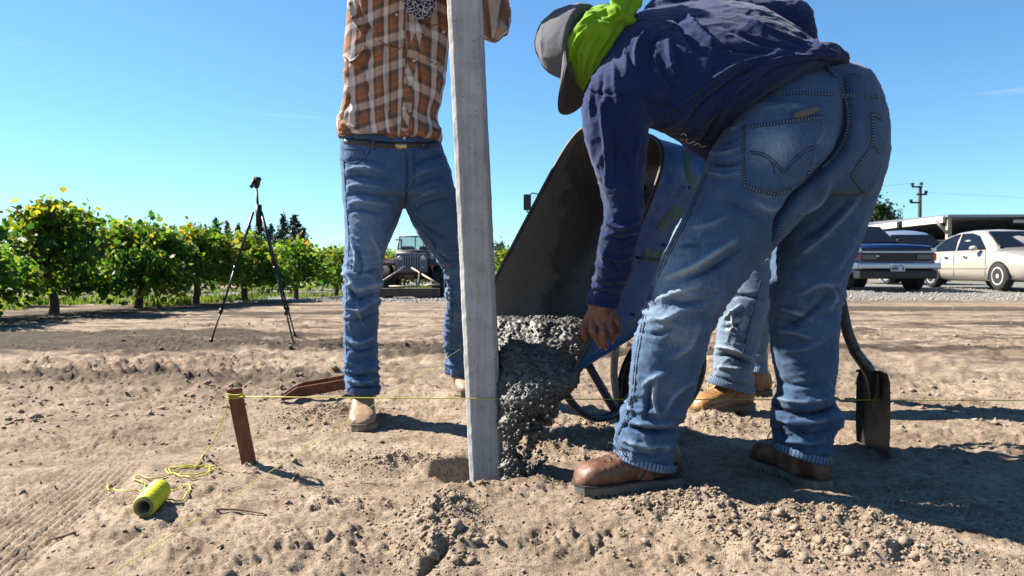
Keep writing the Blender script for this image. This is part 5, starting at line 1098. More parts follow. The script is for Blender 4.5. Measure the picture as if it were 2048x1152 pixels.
    cc = np.array(P(1612, 224, c.y - .004)); V, Fc = ellipsoid(cc, (dv * .036, up * .012, nn * .006), 18, 8); o = mk('pocket_tool', V, Fc, pbr('grey_steel', (.13, .125, .115), .6, .2), loc=tuple(cc)); tag(o, 'flat grey tool sticking out of the back pocket of the washed jeans', 'tool')
worker_bent()
# ================================================================ STANDING WORKER (plaid shirt)
def worker_plaid():
    base = Vector((-.45, 3.0, 0)); q = lambda x, y, Y: np.array(P(x, y, Y)); pcs = []
    def limb(pts):
        for (a, ra), (b, rb) in zip(pts[:-1], pts[1:]): pcs.append(capsule(a, b, ra, rb))
    limb([(q(785, 330, 2.92), .10), (q(795, 150, 2.82), .095), (q(803, -20, 2.75), .10), (q(804, -110, 2.72), .06), (q(806, -170, 2.68), .052)])
    limb([(q(740, 370, 2.93), .06), (q(725, 570, 2.88), .045), (q(727, 745, 2.95), .030), (q(727, 815, 2.97), .026)])
    limb([(q(850, 390, 2.95), .06), (q(925, 560, 3.2), .045), (q(922, 740, 3.54), .032), (q(920, 765, 3.56), .03)])
    sh1, sh2 = q(718, -70, 2.74), q(892, -70, 2.74); e1, e2 = q(740, -75, 2.50), q(984, 44, 2.60); h1, h2 = q(897, -130, 2.22), q(972, -190, 2.25)
    limb([(sh1, .055), (e1, .042), (h1, .027)]); limb([(sh2, .055), (e2, .042), (h2, .027)])
    for h, sd in ((h1, -1), (h2, 1)):        # hands closed on the two sides of the post
        pcs.append(ellipsoid(h + np.array([0, 0, .035]), ((.016, 0, 0), (0, .036, .01), (0, 0, .045))))
        for k in range(4):
            b0 = h + np.array([0, -.035, .002 + k * .021]); limb([(b0 + np.array([0, .03, 0]), .010), (b0, .010), (b0 + np.array([-sd * .02, -.022, 0]), .009), (b0 + np.array([-sd * .042, -.022, 0]), .008)])
        limb([(h + np.array([0, .02, .06]), .012), (h + np.array([0, .045, .085]), .011), (h + np.array([-sd * .02, .062, .09]), .009)])
    hp, eyes, hq = head_pieces(q(812, -290, 2.66), (.25, -.90, -.30), (0, -.2, 1), 1.0); pcs += hp
    V, Q = remesh(pcs, .0072, 2); body = mk('person', V, Q, M_SKIN, loc=base); tag(body, 'standing worker in an orange plaid shirt and blue jeans steadying the concrete post', 'person')
    for e in eyes: mk('eye', e[0], e[1], M_EYE, body)
    # ---- jeans
    PVv = [(682, 262, 882, 268, 2.90, .10), (677, 300, 892, 300, 2.91, .122), (679, 350, 908, 345, 2.92, .132), (684, 395, 915, 390, 2.93, .125)]
    LL = [(682, 375, 815, 395, 2.93, .112), (688, 445, 795, 450, 2.92, .10), (690, 500, 774, 500, 2.90, .088), (687, 550, 765, 550, 2.88, .083), (686, 600, 760, 605, 2.88, .078), (686, 650, 758, 650, 2.90, .075), (688, 700, 756, 705, 2.92, .073), (689, 745, 758, 748, 2.93, .072), (697, 782, 758, 784, 2.93, .068)]
    RL = [(796, 385, 915, 378, 2.95, .11), (824, 452, 950, 440, 3.02, .10), (857, 503, 972, 490, 3.10, .092), (887, 545, 980, 540, 3.18, .083), (889, 600, 978, 600, 3.28, .078), (885, 650, 972, 652, 3.38, .073), (888, 700, 966, 703, 3.48, .068), (891, 748, 958, 750, 3.55, .065)]
    V, Q = remesh([loftpx(PVv), loftpx(LL), loftpx(RL)], .0060, 6); bv = bvh_of(V, Q); S = []
    for k in range(7): y = 318 + k * 17; S.append(([(690 + k * 1, y + 6), (720, y), (770 + 5 * (k % 3), y + 10 - 3 * (k % 2))], .010, .0055 if k % 2 else -.0045))
    for k in range(5): y = 320 + k * 22; S.append(([(826, y + 14), (850, y), (885, y - 10)], .011, .005 if k % 2 else -.0045))
    S = [(a, b, c * 1.5) for a, b, c in S] + [([(686, 545), (700, 560), (714, 577), (740, 574), (766, 562)], .012, .014), ([(688, 566), (712, 596), (745, 592)], .011, -.012), ([(690, 530), (720, 545), (760, 535)], .011, -.008), ([(688, 618), (720, 618), (758, 596)], .011, .010), ([(687, 640), (720, 640), (756, 624)], .010, -.007), ([(684, 668), (704, 682), (722, 684), (760, 664)], .010, .014), ([(688, 690), (720, 702), (756, 690)], .010, -.010),
          ([(690, 722), (720, 730), (756, 720)], .009, .008), ([(688, 745), (720, 752), (758, 744)], .008, -.009), ([(688, 757), (722, 766), (760, 758)], .008, .011), ([(696, 772), (726, 778), (756, 772)], .007, -.008), ([(700, 480), (712, 510), (706, 540)], .009, .008), ([(716, 500), (724, 530), (716, 560)], .009, -.007), ([(744, 470), (756, 500), (760, 530)], .010, .007), ([(714, 600), (722, 640), (738, 660)], .009, .008),
          ([(806, 418), (790, 440), (772, 470)], .010, -.006), ([(812, 300), (816, 350), (812, 395), (808, 415)], .008, -.007), ([(888, 536), (896, 545), (906, 548)], .008, .012), ([(888, 556), (900, 566)], .008, -.010), ([(890, 572), (902, 590), (898, 612)], .008, .010), ([(888, 630), (908, 640)], .009, -.008), ([(886, 660), (910, 664)], .009, .008), ([(890, 700), (915, 708)], .009, -.008), ([(892, 726), (918, 730)], .008, .009), ([(850, 470), (880, 500), (905, 520)], .012, .008), ([(830, 430), (860, 460), (900, 480)], .012, -.006)]
    N, D = folds(V, Q, S, bv); px, py = proj(V); kn = np.exp(-((py - 575) / 60) ** 2); ank = sstep(650, 740, py)
    Wr = wrinkle(V, N, (1, 1, 2.8), 12, .014, .2 + .8 * kn + 1.0 * ank, 131) + .0012 * fbm(V, 28, 3, 3) + wrinkle(V, N, (1, 1, 1.8), 30, .0026, .4 + .6 * np.maximum(ank, kn), 137); V = V + N * (D + Wr)[:, None]
    fade_shade = np.clip(.40 + .28 * np.exp(-((px - 735) / 45) ** 2 - ((py - 470) / 110) ** 2) + .15 * kn + 20 * D + 9 * Wr, 0, 1); jn = mk('jeans', V, Q, M_DEN1, body, fl={'fade_shade': fade_shade, 'dirt': .8 * sstep(480, 560, py) * sstep(700, 620, py) + .4 * sstep(700, 780, py)}); jn['label'] = 'mid blue straight jeans'  # worn thigh and knee, with fold shade put into the colour
    bv = bvh_of(V, Q)
    for l, r, Y, th in (((697, 782), (758, 787), 2.93, .069), ((891, 746), (958, 750), 3.55, .065)): a = hem_ring(l, r, Y, th, 14); mk('hem', a[0], a[1], M_HEM1, jn, uv=a[2])
    parts_band(bv, 'fly_seam', [(826, 300), (829, 330), (828, 360), (818, 382)], .008, M_SEAM1, jn); parts_cord(bv, 'fly_seam', [(812, 302), (816, 340), (814, 385), (807, 415)], .002, M_SEAM1, jn)
    parts_band(bv, 'inner_seam', [(812, 420), (835, 448), (862, 482), (890, 522)], .010, M_SEAM1, jn); parts_band(bv, 'inner_seam', [(903, 570), (904, 630), (903, 690), (906, 740)], .008, M_SEAM1, jn)
    parts_cord(bv, 'side_seam', [(688, 320), (692, 400), (698, 480), (694, 560), (692, 650), (694, 740)], .0016, M_THREAD, jn)
    parts_cord(bv, 'pocket_edge', [(682, 318), (700, 326), (722, 322), (736, 310), (740, 290)], .0022, M_SEAM1, jn, .001); parts_cord(bv, 'pocket_edge', [(688, 298), (712, 298), (728, 302), (726, 314)], .0016, M_SEAM1, jn); parts_cord(bv, 'pocket_edge', [(858, 292), (866, 304), (880, 312), (892, 314)], .0022, M_SEAM1, jn)
    for pts in ([(747, 280), (748, 300)], [(846, 284), (848, 300)]): parts_band(bv, 'belt_loop', [pts[0], ((pts[0][0] + pts[1][0]) / 2, (pts[0][1] + pts[1][1]) / 2), pts[1]], .012, M_SEAM1, jn, .006)
    bl = parts_band(bv, 'belt', [(690, 282), (720, 284), (760, 288), (800, 290), (840, 290), (876, 288)], .030, M_LEATH, body, .005)
    parts_band(bv, 'buckle', [(791, 290), (802, 291), (813, 291)], .026, M_BRASS, bl if bl else body, .008)
    # ---- shirt
    T = [(722, -112, 886, -112, 2.72, .09), (700, -60, 912, -60, 2.72, .115), (695, -10, 914, -10, 2.73, .128), (692, 40, 908, 40, 2.745, .130), (689, 90, 903, 90, 2.77, .128), (687, 140, 898, 140, 2.80, .126), (684, 185, 889, 185, 2.83, .128), (676, 228, 879, 235, 2.87, .134), (670, 256, 888, 262, 2.885, .14), (674, 276, 886, 283, 2.89, .128)]
    V, Q = remesh([loftpx(T, n=2.4)], .0060, 5); bv = bvh_of(V, Q)
    S = [([(700, 0), (712, 40), (735, 75)], .010, .013), ([(712, 0), (728, 40), (752, 70)], .009, -.011), ([(760, 20), (752, 60), (745, 110)], .010, .010), ([(740, 65), (728, 100), (704, 130)], .008, .012), ([(750, 75), (735, 115), (712, 150)], .008, -.010), ([(690, 110), (710, 125), (735, 145), (731, 172)], .009, .012), ([(690, 140), (700, 165), (692, 200)], .009, .010), ([(700, 190), (690, 215), (680, 240)], .009, -.008), ([(755, 80), (775, 90), (800, 98)], .006, -.008, .2),
         ([(765, 90), (768, 140), (772, 190), (768, 230)], .010, .008), ([(778, 100), (782, 150), (780, 200)], .010, -.007), ([(770, 215), (780, 235), (790, 262)], .009, .010), ([(800, 60), (812, 100), (818, 135)], .009, -.012), ([(840, 60), (848, 110), (836, 160)], .009, .009), ([(850, 95), (842, 140), (845, 180)], .008, -.008), ([(880, 120), (868, 160), (876, 210)], .009, .009), ([(884, 130), (882, 180), (878, 220)], .007, -.008), ([(860, 200), (856, 240), (850, 272)], .010, .007),
         ([(680, 245), (720, 258), (770, 268)], .010, .008), ([(676, 262), (720, 272), (780, 276)], .008, -.008), ([(830, 255), (860, 262), (886, 256)], .009, .009), ([(830, 272), (858, 278), (884, 272)], .008, -.008), ([(858, 130), (880, 118), (894, 100)], .008, .007), ([(720, 170), (745, 200), (760, 250)], .012, .006), ([(705, 200), (725, 235), (735, 265)], .011, -.006)]
    N, D = folds(V, Q, S, bv); Wr = wrinkle(V, N, (1, 1, .8), 10, .011, np.full(len(V), .8), 161, 1.3); ax = np.array(P(793, 150, 2.80))
    th = np.arctan2(V[:, 0] - ax[0], -(V[:, 1] - (2.73 + .12 * sstep(-40, 280, proj(V)[1])))); px, py = proj(V)
    side = np.where(px < 812, 1.0, -1.0); uu = th * .205 + side * .10 * (V[:, 2] - 1.3) * -1 + .006 * noise(V, 9, 5) + .5 * D; vv = V[:, 2] - side * .20 * th * .2 + .008 * noise(V, 8, 6) + np.where(px < 812, 0, .03)
    V = V + N * (D + Wr)[:, None]; sh = mk('shirt', V, Q, M_PLAID, body, uv=np.stack([uu, vv], 1)); sh['label'] = 'orange, white and navy plaid shirt with snap buttons'
    bv = bvh_of(V, Q)
    r = band(bv, [(842, 36), (838, 66), (828, 100), (820, 135), (816, 180), (812, 225), (807, 282)], .040, .004)
    if r: mk('placket', r[0], r[1], M_PLAID, sh, uv=[(a * .04 + .6 * b, b * 1.0) for a, b in r[2]])
    MS = pbr('pearl_snap', (.72, .68, .60), .25)
    for x, y in ((840, 66), (828, 121), (820, 168), (817, 221), (809, 273), (885, 63), (794, 29)):
        h = hit(bv, x, y)
        if h: 
            n = np.array(h[1]); n = n if n[1] < 0 else -n; V2, F2 = ellipsoid(np.array(h[0]) + n * .0055, (np.array([.0062, 0, 0]), np.array([0, 0, .0062]), n * .003), 12, 6); mk('snap_button', V2, F2, MS, sh)
    for pts in ([(758, 80), (775, 92), (800, 97), (812, 80)], [(852, 55), (870, 50), (894, 46)], [(856, 118), (866, 126), (884, 130)]): parts_cord(bv, 'pocket_edge', pts, .0022, M_PLAID, sh, .001)
    for nm, a, e, h in (('sleeve', sh1, e1, h1), ('sleeve', sh2, e2, h2)):
        f = e + (h - e) * .55; pc = [capsule(a, e, .088, .066), capsule(e, f, .064, .052)]; V, Q = remesh(pc, .006, 5); N = vnorm(V, Q); W2 = wrinkle(V, N, (1, 1, 1.6), 14, .010, np.ones(len(V)), 191); t = (V - a) @ (e - a) / np.linalg.norm(e - a)
        uv = np.stack([.07 * np.arctan2(V[:, 0] - e[0], -(V[:, 1] - e[1])) + .03 * V[:, 2], t], 1); V = V + N * W2[:, None]; mk(nm, V, Q, M_PLAID, sh, uv=uv)
    V, Q = remesh([loftpx([(770, -150, 860, -150, 2.66, .07), (780, -90, 880, -90, 2.62, .08), (790, -40, 885, -40, 2.600, .04), (800, 0, 874, 0, 2.592, .022), (812, 24, 864, 26, 2.590, .014), (832, 38, 852, 40, 2.590, .008)], 26, 5)], .0045, 3); N = vnorm(V, Q); V = V + N * wrinkle(V, N, (1.4, 1, .7), 22, .006, np.ones(len(V)), 203)[:, None]; b = mk('bandana', V, Q, M_BAND, body); b['label'] = 'navy bandana with white paisley print hanging on the chest'
    # straw-coloured work hat out of the picture
    c = np.array(hq(0, -.005, .07)); 
    prof = [(.001, .10), (.05, .098), (.078, .08), (.088, .02), (.095, .0), (.165, -.012), (.163, -.017), (.09, -.006)]; V, Fc = lathe(prof, 32, 'z'); mk('hat', V + c, Fc, M_CAPG, body)
    boot(body, (-.600, 3.03, Hz(-.55, 2.9) - .004), math.atan2(-1, .17), BOOT1, 'pull', .98, 11, False)
    boot(body, (-.262, 3.66, Hz(-.25, 3.55) - .004), math.atan2(-1, .25), BOOT1, 'pull', .98, 12, False)
worker_plaid()
# ================================================================ THIRD WORKER at the barrow handles, seen through the bent man's legs
def worker_behind():
    base = Vector((1.0, 3.3, 0)); q = lambda x, y, Y: np.array(P(x, y, Y)); pcs = []
    def limb(pts):
        for (a, ra), (b, rb) in zip(pts[:-1], pts[1:]): pcs.append(capsule(a, b, ra, rb))
    limb([(q(1550, 395, 3.38), .10), (q(1545, 280, 3.32), .09), (q(1535, 190, 3.26), .10), (q(1525, 140, 3.22), .055), (q(1520, 115, 3.20), .05)])
    limb([(q(1530, 420, 3.32), .06), (q(1490, 590, 3.18), .045), (q(1465, 740, 3.1), .032), (q(1465, 800, 3.1), .03)]); limb([(q(1462, 803, 3.1), .028), (q(1420, 815, 3.02), .022)])
    limb([(q(1570, 420, 3.42), .06), (q(1530, 600, 3.48), .045), (q(1516, 730, 3.52), .032), (q(1516, 775, 3.52), .03)])
    h1, h2 = q(1575, 150, 2.74), q(1485, 140, 3.02)
    limb([(q(1560, 200, 3.16), .05), (q(1570, 240, 2.95), .038), (h1, .027)]); limb([(q(1495, 195, 3.28), .05), (q(1480, 220, 3.12), .038), (h2, .027)])
    for h in (h1, h2):
        pcs.append(ellipsoid(h, ((.03, 0, 0), (0, .03, 0), (0, 0, .04))))
        for k in range(4): b0 = h + np.array([-.02, -.01, -.03 + k * .019]); limb([(b0, .009), (b0 + np.array([-.02, -.02, 0]), .009), (b0 + np.array([0, -.036, 0]), .008)])
        limb([(h + np.array([.02, 0, .03]), .011), (h + np.array([.028, -.028, .04]), .009)])
    hp, eyes, hq = head_pieces(q(1515, 72, 3.16), (-.75, -.6, -.25), (0, 0, 1), .98); pcs += hp
    V, Q = remesh(pcs, .0080, 2); body = mk('person', V, Q, M_SKIN, loc=base); tag(body, 'third worker in pale jeans and wheat work boots, mostly hidden behind the bent man', 'person')
    for e in eyes: mk('eye', e[0], e[1], M_EYE, body)
    LL = [(1472, 400, 1590, 405, 3.34, .13), (1470, 470, 1562, 475, 3.28, .095), (1458, 560, 1548, 565, 3.20, .088), (1441, 625, 1530, 640, 3.15, .082), (1429, 695, 1512, 712, 3.12, .075), (1424, 742, 1507, 755, 3.10, .075), (1419, 764, 1504, 786, 3.10, .07)]
    RL = [(1520, 400, 1610, 405, 3.42, .11), (1510, 480, 1600, 480, 3.44, .09), (1498, 600, 1570, 600, 3.47, .08), (1490, 690, 1534, 690, 3.52, .065), (1498, 742, 1531, 745, 3.52, .06)]
    V, Q = remesh([loftpx(LL), loftpx(RL)], .0065, 5); bv = bvh_of(V, Q)
    S = [([(1448, 640), (1465, 625), (1480, 612)], .010, .014), ([(1445, 655), (1470, 650), (1485, 640)], .009, -.012), ([(1462, 620), (1466, 645), (1460, 665)], .009, .012), ([(1430, 694), (1455, 698), (1500, 716)], .010, .016), ([(1430, 712), (1455, 710), (1505, 728)], .009, -.016), ([(1428, 735), (1460, 736), (1500, 745)], .010, .010), ([(1440, 600), (1480, 590), (1530, 600)], .012, -.008), ([(1470, 520), (1500, 530), (1540, 520)], .012, .008), ([(1425, 752), (1460, 762), (1500, 768)], .008, -.008)]
    N, D = folds(V, Q, S, bv); px, py = proj(V); Wr = wrinkle(V, N, (1, 1, 2.4), 12, .007, .3 + .7 * sstep(600, 720, py), 231); V = V + N * (D + Wr)[:, None]
    jn = mk('jeans', V, Q, M_DEN3, body, fl={'fade_shade': np.clip(.35 + 22 * D + 12 * Wr + 1.2 * sstep(.0, .25, fbm(V, 16, 3, 8)) * np.exp(-((px - 1466) / 22) ** 2 - ((py - 635) / 38) ** 2), 0, 1), 'dirt': np.full(len(V), .4)}); bv = bvh_of(V, Q)  # pale patch, plus crease shade painted in from fold depth
    for l, r, Y, th in (((1419, 764), (1505, 787), 3.10, .071), ((1497, 740), (1531, 745), 3.52, .061)): a = hem_ring(l, r, Y, th, 14); mk('hem', a[0], a[1], M_HEM2, jn, uv=a[2])
    parts_band(bv, 'side_seam', [(1522, 560), (1506, 620), (1492, 680), (1480, 740)], .010, M_SEAM2, jn)
    T = [(1478, 405, 1608, 400, 3.38, .13), (1480, 330, 1610, 330, 3.35, .13), (1480, 260, 1605, 260, 3.30, .125), (1480, 195, 1590, 195, 3.25, .11), (1500, 160, 1560, 160, 3.22, .08)]
    V, Q = remesh([loftpx(T)] + [capsule(q(1560, 200, 3.16), q(1570, 240, 2.95), .07, .055), capsule(q(1570, 240, 2.95), h1 + (q(1570, 240, 2.95) - h1) * .25, .052, .042), capsule(q(1495, 195, 3.28), q(1480, 220, 3.12), .07, .052), capsule(q(1480, 220, 3.12), h2 + (q(1480, 220, 3.12) - h2) * .3, .05, .042)], .010, 4)
    N = vnorm(V, Q); V = V + N * wrinkle(V, N, (1, 1, 1.4), 10, .008, np.ones(len(V)), 251)[:, None]; mk('shirt', V, Q, M_NAVY, body)
    c = np.array(hq(0, -.005, .07)); V, Fc = lathe([(.001, .09), (.05, .085), (.08, .05), (.086, 0), (.08, -.01)], 28, 'z'); mk('cap', V + c, Fc, M_CAPG, body)
    d = Vector((-.26, -.14)); boot(body, (1.005, 3.175, Hz(.9, 3.1) - .004), math.atan2(d.y, d.x), BOOT3, 'work', 1.0, 21)
    d = Vector((-.28, -.06)); boot(body, (1.215, 3.56, Hz(1.1, 3.5) - .004), math.atan2(d.y, d.x), BOOT3, 'work', 1.0, 22)
worker_behind()
# ================================================================ CONCRETE POST
def post():
    root_z = -.6; bot, top = np.array(P(975, 965, POST_Y)), np.array(P(930, 0, POST_Y)); ax = (top - bot) / np.linalg.norm(top - bot); b0 = bot - ax * .45; L = .45 + 1.95; hw, ch = .0515, .012
    pr = []
    def seg(a, b, n):
        for t in np.arange(n) / n: pr.append((a[0] + (b[0] - a[0]) * t, a[1] + (b[1] - a[1]) * t))
    c = [(-hw, -hw + ch), (-hw + ch * 1.15, -hw), (hw - ch, -hw), (hw, -hw + ch), (hw, hw - ch), (hw - ch, hw), (-hw + ch, hw), (-hw, hw - ch)]
    for k, n in enumerate((5, 18, 4, 8, 2, 4, 2, 8)): seg(c[k], c[(k + 1) % 8], n)
    pr = np.array(pr); u = np.array([1.0, 0, 0]) - ax * ax[0]; u /= np.linalg.norm(u); v = np.cross(ax, u); ts = np.linspace(0, L, 480); Rg = b0 + ts[:, None, None] * ax + pr[None, :, :1] * u + pr[None, :, 1:] * v
    V, Fc = rings(Rg); c0 = b0 + ((V - b0) @ ax)[:, None] * ax; rad = V - c0; rr = np.linalg.norm(rad, axis=1, keepdims=True); edge = sstep(.060, .068, rr[:, 0])
    n1 = fbm(V, 55, 3, 5); pit = np.clip(worley(V, 60, 4) - .10, -1, 0) * sstep(-.1, .4, noise(V, 16, 9)); V = V + rad / rr * (.0007 * fbm(V, 25, 3, 1) + edge * .0016 * n1 - edge * .0022 * np.clip(noise(V, 38, 12), 0, 1) + .02 * pit)[:, None]
    def cm(nt, b):
        co = objco(nt); n = tnoise(nt, co, 14, 6, .65); stv = tnoise(nt, objco(nt, (60, 60, 3)), 1.0, 5, .7); c_ = ramp(nt, math_(nt, 'ADD', math_(nt, 'MULTIPLY', n, .5), math_(nt, 'MULTIPLY', stv, .5)), [(.33, (.36, .345, .335)), (.5, (.56, .54, .525)), (.68, (.74, .72, .70))])
        sp = NN(nt, 'ShaderNodeTexVoronoi', None, Vector=co, Scale=95.0); msk = ramp(nt, tnoise(nt, co, 30, 3), [(.48, 0.0), (.6, 1.0)])
        hole = math_(nt, 'MULTIPLY', ramp(nt, sp.outputs['Distance'], [(.10, 1.0), (.2, 0.0)]), msk); c_ = mixc(nt, hole, c_, (.05, .05, .055)); nt.links.new(c_, b.inputs['Base Color'])
        h = math_(nt, 'SUBTRACT', math_(nt, 'MULTIPLY', tnoise(nt, co, 260, 4, .65), .5), hole); bumpto(nt, b, h, .7, .002)
    o = mk('concrete_post', V, Fc, pbr('cast_concrete', (.4, .4, .4), .88, spec=.25, build=cm), loc=(bot[0], POST_Y, 0)); tag(o, 'pale grey square concrete post standing in its hole, leaning slightly left', 'post')
post()
# ================================================================ WHEELBARROW
NF, NB, FB, FF = [np.array(P(*a)) for a in ((1132, 797, 2.20), (1352, 282, 2.27), (1158, 240, 2.78), (922, 690, 2.60))]
Ld = ((NB - NF) + (FB - FF)) / 2; Ld /= np.linalg.norm(Ld); Wd = ((FF - NF) + (FB - NB)) / 2; Wd /= np.linalg.norm(Wd); On = np.cross(Ld, Wd); On = On if On[0] < 0 else -On; On /= np.linalg.norm(On)
def wheelbarrow():
    root = empty('wheelbarrow', (.5, 2.6, 0)); tag(root, 'blue steel wheelbarrow tipped up and pouring concrete beside the post', 'wheelbarrow')
    dp = .30; bNF, bNB, bFB, bFF = NF - On * dp + Ld * .25 + Wd * .07, NB - On * dp + Ld * .17 + Wd * .05, FB - On * dp - Ld * .06 - Wd * .07, FF - On * dp + Ld * .24 - Wd * .07
    def ring(t, off=0.0, n=5.5, m=96):
        a = np.linspace(0, 2 * np.pi, m, endpoint=False); s = np.sign(np.cos(a)) * np.abs(np.cos(a)) ** (2 / n); r = np.sign(np.sin(a)) * np.abs(np.sin(a)) ** (2 / n); s = (s * (1 - off) + 1) / 2; r = (r * (1 - off) + 1) / 2
        C = [x * (1 - t) + y * t for x, y in ((NF, bNF), (NB, bNB), (FB, bFB), (FF, bFF))]; s, r = s[:, None], r[:, None]
        return C[0] * (1 - s) * (1 - r) + C[1] * s * (1 - r) + C[2] * s * r + C[3] * (1 - s) * r
    def shell(off, push):
        Rg = [ring(t, off, 5.5 - 2 * t) + On * push for t in np.linspace(0, .86, 14)] + [ring(.95, off + .03, 3.4) + On * push, ring(1.0, off + .12, 3.0) + On * push] + [ring(1.0, k, 2.6) + On * push for k in (.35, .6, .85, .99)]; return rings(np.array(Rg), True, False)
    def paint(nt, b):
        co = objco(nt); n = tnoise(nt, co, 5.0, 4, .6, .8); c = mixc(nt, ramp(nt, n, [(.57, 0.0), (.60, .85)]), (.003, .115, .47), (.006, .15, .36))
        ch = tnoise(nt, co, 70, 4, .7); c = mixc(nt, ramp(nt, ch, [(.70, 0.0), (.74, .7)]), c, (.25, .30, .38)); c = mixc(nt, ramp(nt, tnoise(nt, co, 14, 5, .7), [(.5, 0.0), (.8, .5)]), c, (.003, .05, .22)); nt.links.new(c, b.inputs['Base Color'])
        nt.links.new(ramp(nt, tnoise(nt, co, 20, 4), [(.3, .32), (.7, .62)]), b.inputs['Roughness']); bumpto(nt, b, ch, .25, .002)
    MB = pbr('chipped_blue_paint', (.02, .08, .35), .4, spec=.25, build=paint)
    V, Fc = shell(0, 0); tr_v, tr_f = V, Fc; tr = mk('tray', V, Fc, MB, root)
    def crust(nt, b):
        co = objco(nt); sx = NN(nt, 'ShaderNodeSeparateXYZ', None, Vector=co); n = math_(nt, 'ADD', math_(nt, 'ADD', sx.outputs[0], math_(nt, 'MULTIPLY', sx.outputs[2], -.175)), math_(nt, 'ADD', .465, math_(nt, 'MULTIPLY', math_(nt, 'SUBTRACT', tnoise(nt, co, 9, 6, .62, .4), .5), .22))); n = math_(nt, 'ADD', n, .5)
        c = mixc(nt, ramp(nt, n, [(.488, 0.0), (.508, 1.0)]), ramp(nt, tnoise(nt, co, 5, 6, .65), [(.3, (.145, .128, .108)), (.7, (.215, .19, .16))]), ramp(nt, tnoise(nt, co, 8, 6, .65), [(.3, (.062, .056, .048)), (.7, (.10, .09, .078))])); sp = tnoise(nt, co, 90, 4, .7)
        c = mixc(nt, ramp(nt, sp, [(.60, 0.0), (.7, .6)]), c, (.22, .20, .17)); nt.links.new(c, b.inputs['Base Color']); nt.links.new(ramp(nt, n, [(.5, .75), (.55, .5)]), b.inputs['Roughness']); bumpto(nt, b, math_(nt, 'ADD', math_(nt, 'MULTIPLY', sp, .5), tnoise(nt, co, 28, 5, .6)), .6, .006)
    V, Fc = shell(.018, .006); mk('tray_lining', V, Fc, pbr('concrete_crust', (.1, .09, .08), .7, build=crust), tr)
    p = ring(0); p = np.concatenate([p, p[:2]]); V, Fc = tube(p, .0075, 8); mk('rim', V, Fc, pbr('worn_rim', (.055, .045, .04), .6, .3, var=.5, vscale=20), tr)
    # crease drawn as a thin dark tube, and rivets, on the near side
    k = lambda s, t, o: (NF * (1 - s) + NB * s) * (1 - t) + (bNF * (1 - s) + bNB * s) * t + np.cross(Ld, On) * 0 - Wd * o
    V, Fc = tube([k(.53, .15, .004), k(.47, .62, .004)], .004, 6, 6); mk('crease_line', V, Fc, pbr('dark_crease', (.02, .025, .04), .6), tr)
    for s in (.25, .55, .8): V, Fc = ellipsoid(k(s, .5, .004), ((.006, 0, 0), (0, .006, 0), (0, 0, .006)), 10, 6); mk('rivet', V, Fc, MB, tr)
    bvt = BVHTree.FromPolygons([tuple(v) for v in tr_v], tr_f); MGn = pbr('green_paint', (.015, .15, .13), .6, var=.5, vscale=24)
    for pts, wd in (([(1378, 305), (1374, 330), (1382, 355), (1396, 372)], .05), ([(1352, 420), (1330, 440), (1318, 460)], .05), ([(1368, 425), (1345, 432), (1325, 450)], .04), ([(1288, 500), (1300, 515), (1318, 512), (1328, 500)], .04)): parts_band(bvt, 'paint_mark', pts, wd, MGn, tr, .0015)
    # wheel and nose frame
    c = np.array(P(1326, 752, 2.62)); M = Matrix.Translation(Vector(c)) @ Vector((0, 1, 0)).rotation_difference(Vector(Wd)).to_matrix().to_4x4()
    V, Fc = xf(lathe([(.10, -.035), (.15, -.045), (.172, -.035), (.180, -.015), (.180, .015), (.172, .035), (.15, .045), (.10, .035)], 40), M); wh = mk('wheel', V, Fc, M_TYRE, root)
    for kk in (-.022, 0, .022): V, Fc = xf(lathe([(.176, kk - .004), (.1845, kk - .003), (.1845, kk + .003), (.176, kk + .004)], 40), M); mk('tread_rib', V, Fc, M_TYRE, wh)
    V, Fc = xf(lathe([(.001, -.03), (.10, -.03), (.105, -.036), (.105, .036), (.10, .03), (.001, .03)], 30), M); mk('rim', V, Fc, MB, wh)
    V, Fc = tube([c - Wd * .13, c + Wd * .13], .01, 10); mk('axle', V, Fc, MB, wh)
    MT = pbr('frame_tube', (.045, .06, .10), .5, .4, var=.4, vscale=18, bump=.3); q = lambda x, y, Y: np.array(P(x, y, Y))
    V, Fc = tube([q(1128, 778, 2.30), q(1140, 800, 2.31), q(1160, 822, 2.33), q(1190, 836, 2.36), q(1220, 832, 2.40), q(1245, 812, 2.46), q(1280, 770, 2.54)], .0125, 12, 6); mk('nose_guard', V, Fc, MT, root)
    V, Fc = tube([q(1176, 728, 2.42), q(1200, 770, 2.42), q(1226, 815, 2.45), q(1250, 852, 2.49)], .0135, 12, 4); mk('frame_strut', V, Fc, MT, root)
    V, Fc = tube([q(1232, 690, 2.48), q(1228, 750, 2.50), q(1236, 810, 2.52)], .0125, 12, 4); mk('frame_strut', V, Fc, pbr('pale_tube', (.35, .35, .36), .5, .5, var=.2), root)
    # handles run under the tray up to the third worker's hands
    for s, hnd in ((-.10, np.array(P(1575, 150, 2.74))), (.16, np.array(P(1485, 140, 3.02)))):
        a = c + Wd * s; V, Fc = tube([a, np.array(P(1384, 545, 2.70)) + Wd * s * .35, hnd - (hnd - a) * .06, hnd + (hnd - a) / np.linalg.norm(hnd - a) * .06], .017, 12, 6); mk('handle', V, Fc, pbr('ash_wood', (.30, .20, .11), .7, var=.3), root)
    for s in (.3, .7): V, Fc = tube([bNF - On * .02 + (bNB - bNF) * s + (bFF - bNF) * .15 - On * .012, bNF - On * .02 + (bNB - bNF) * s + (bFF - bNF) * .85 - On * .012], .014, 8, 2); mk('cross_brace', V, Fc, MT, root)
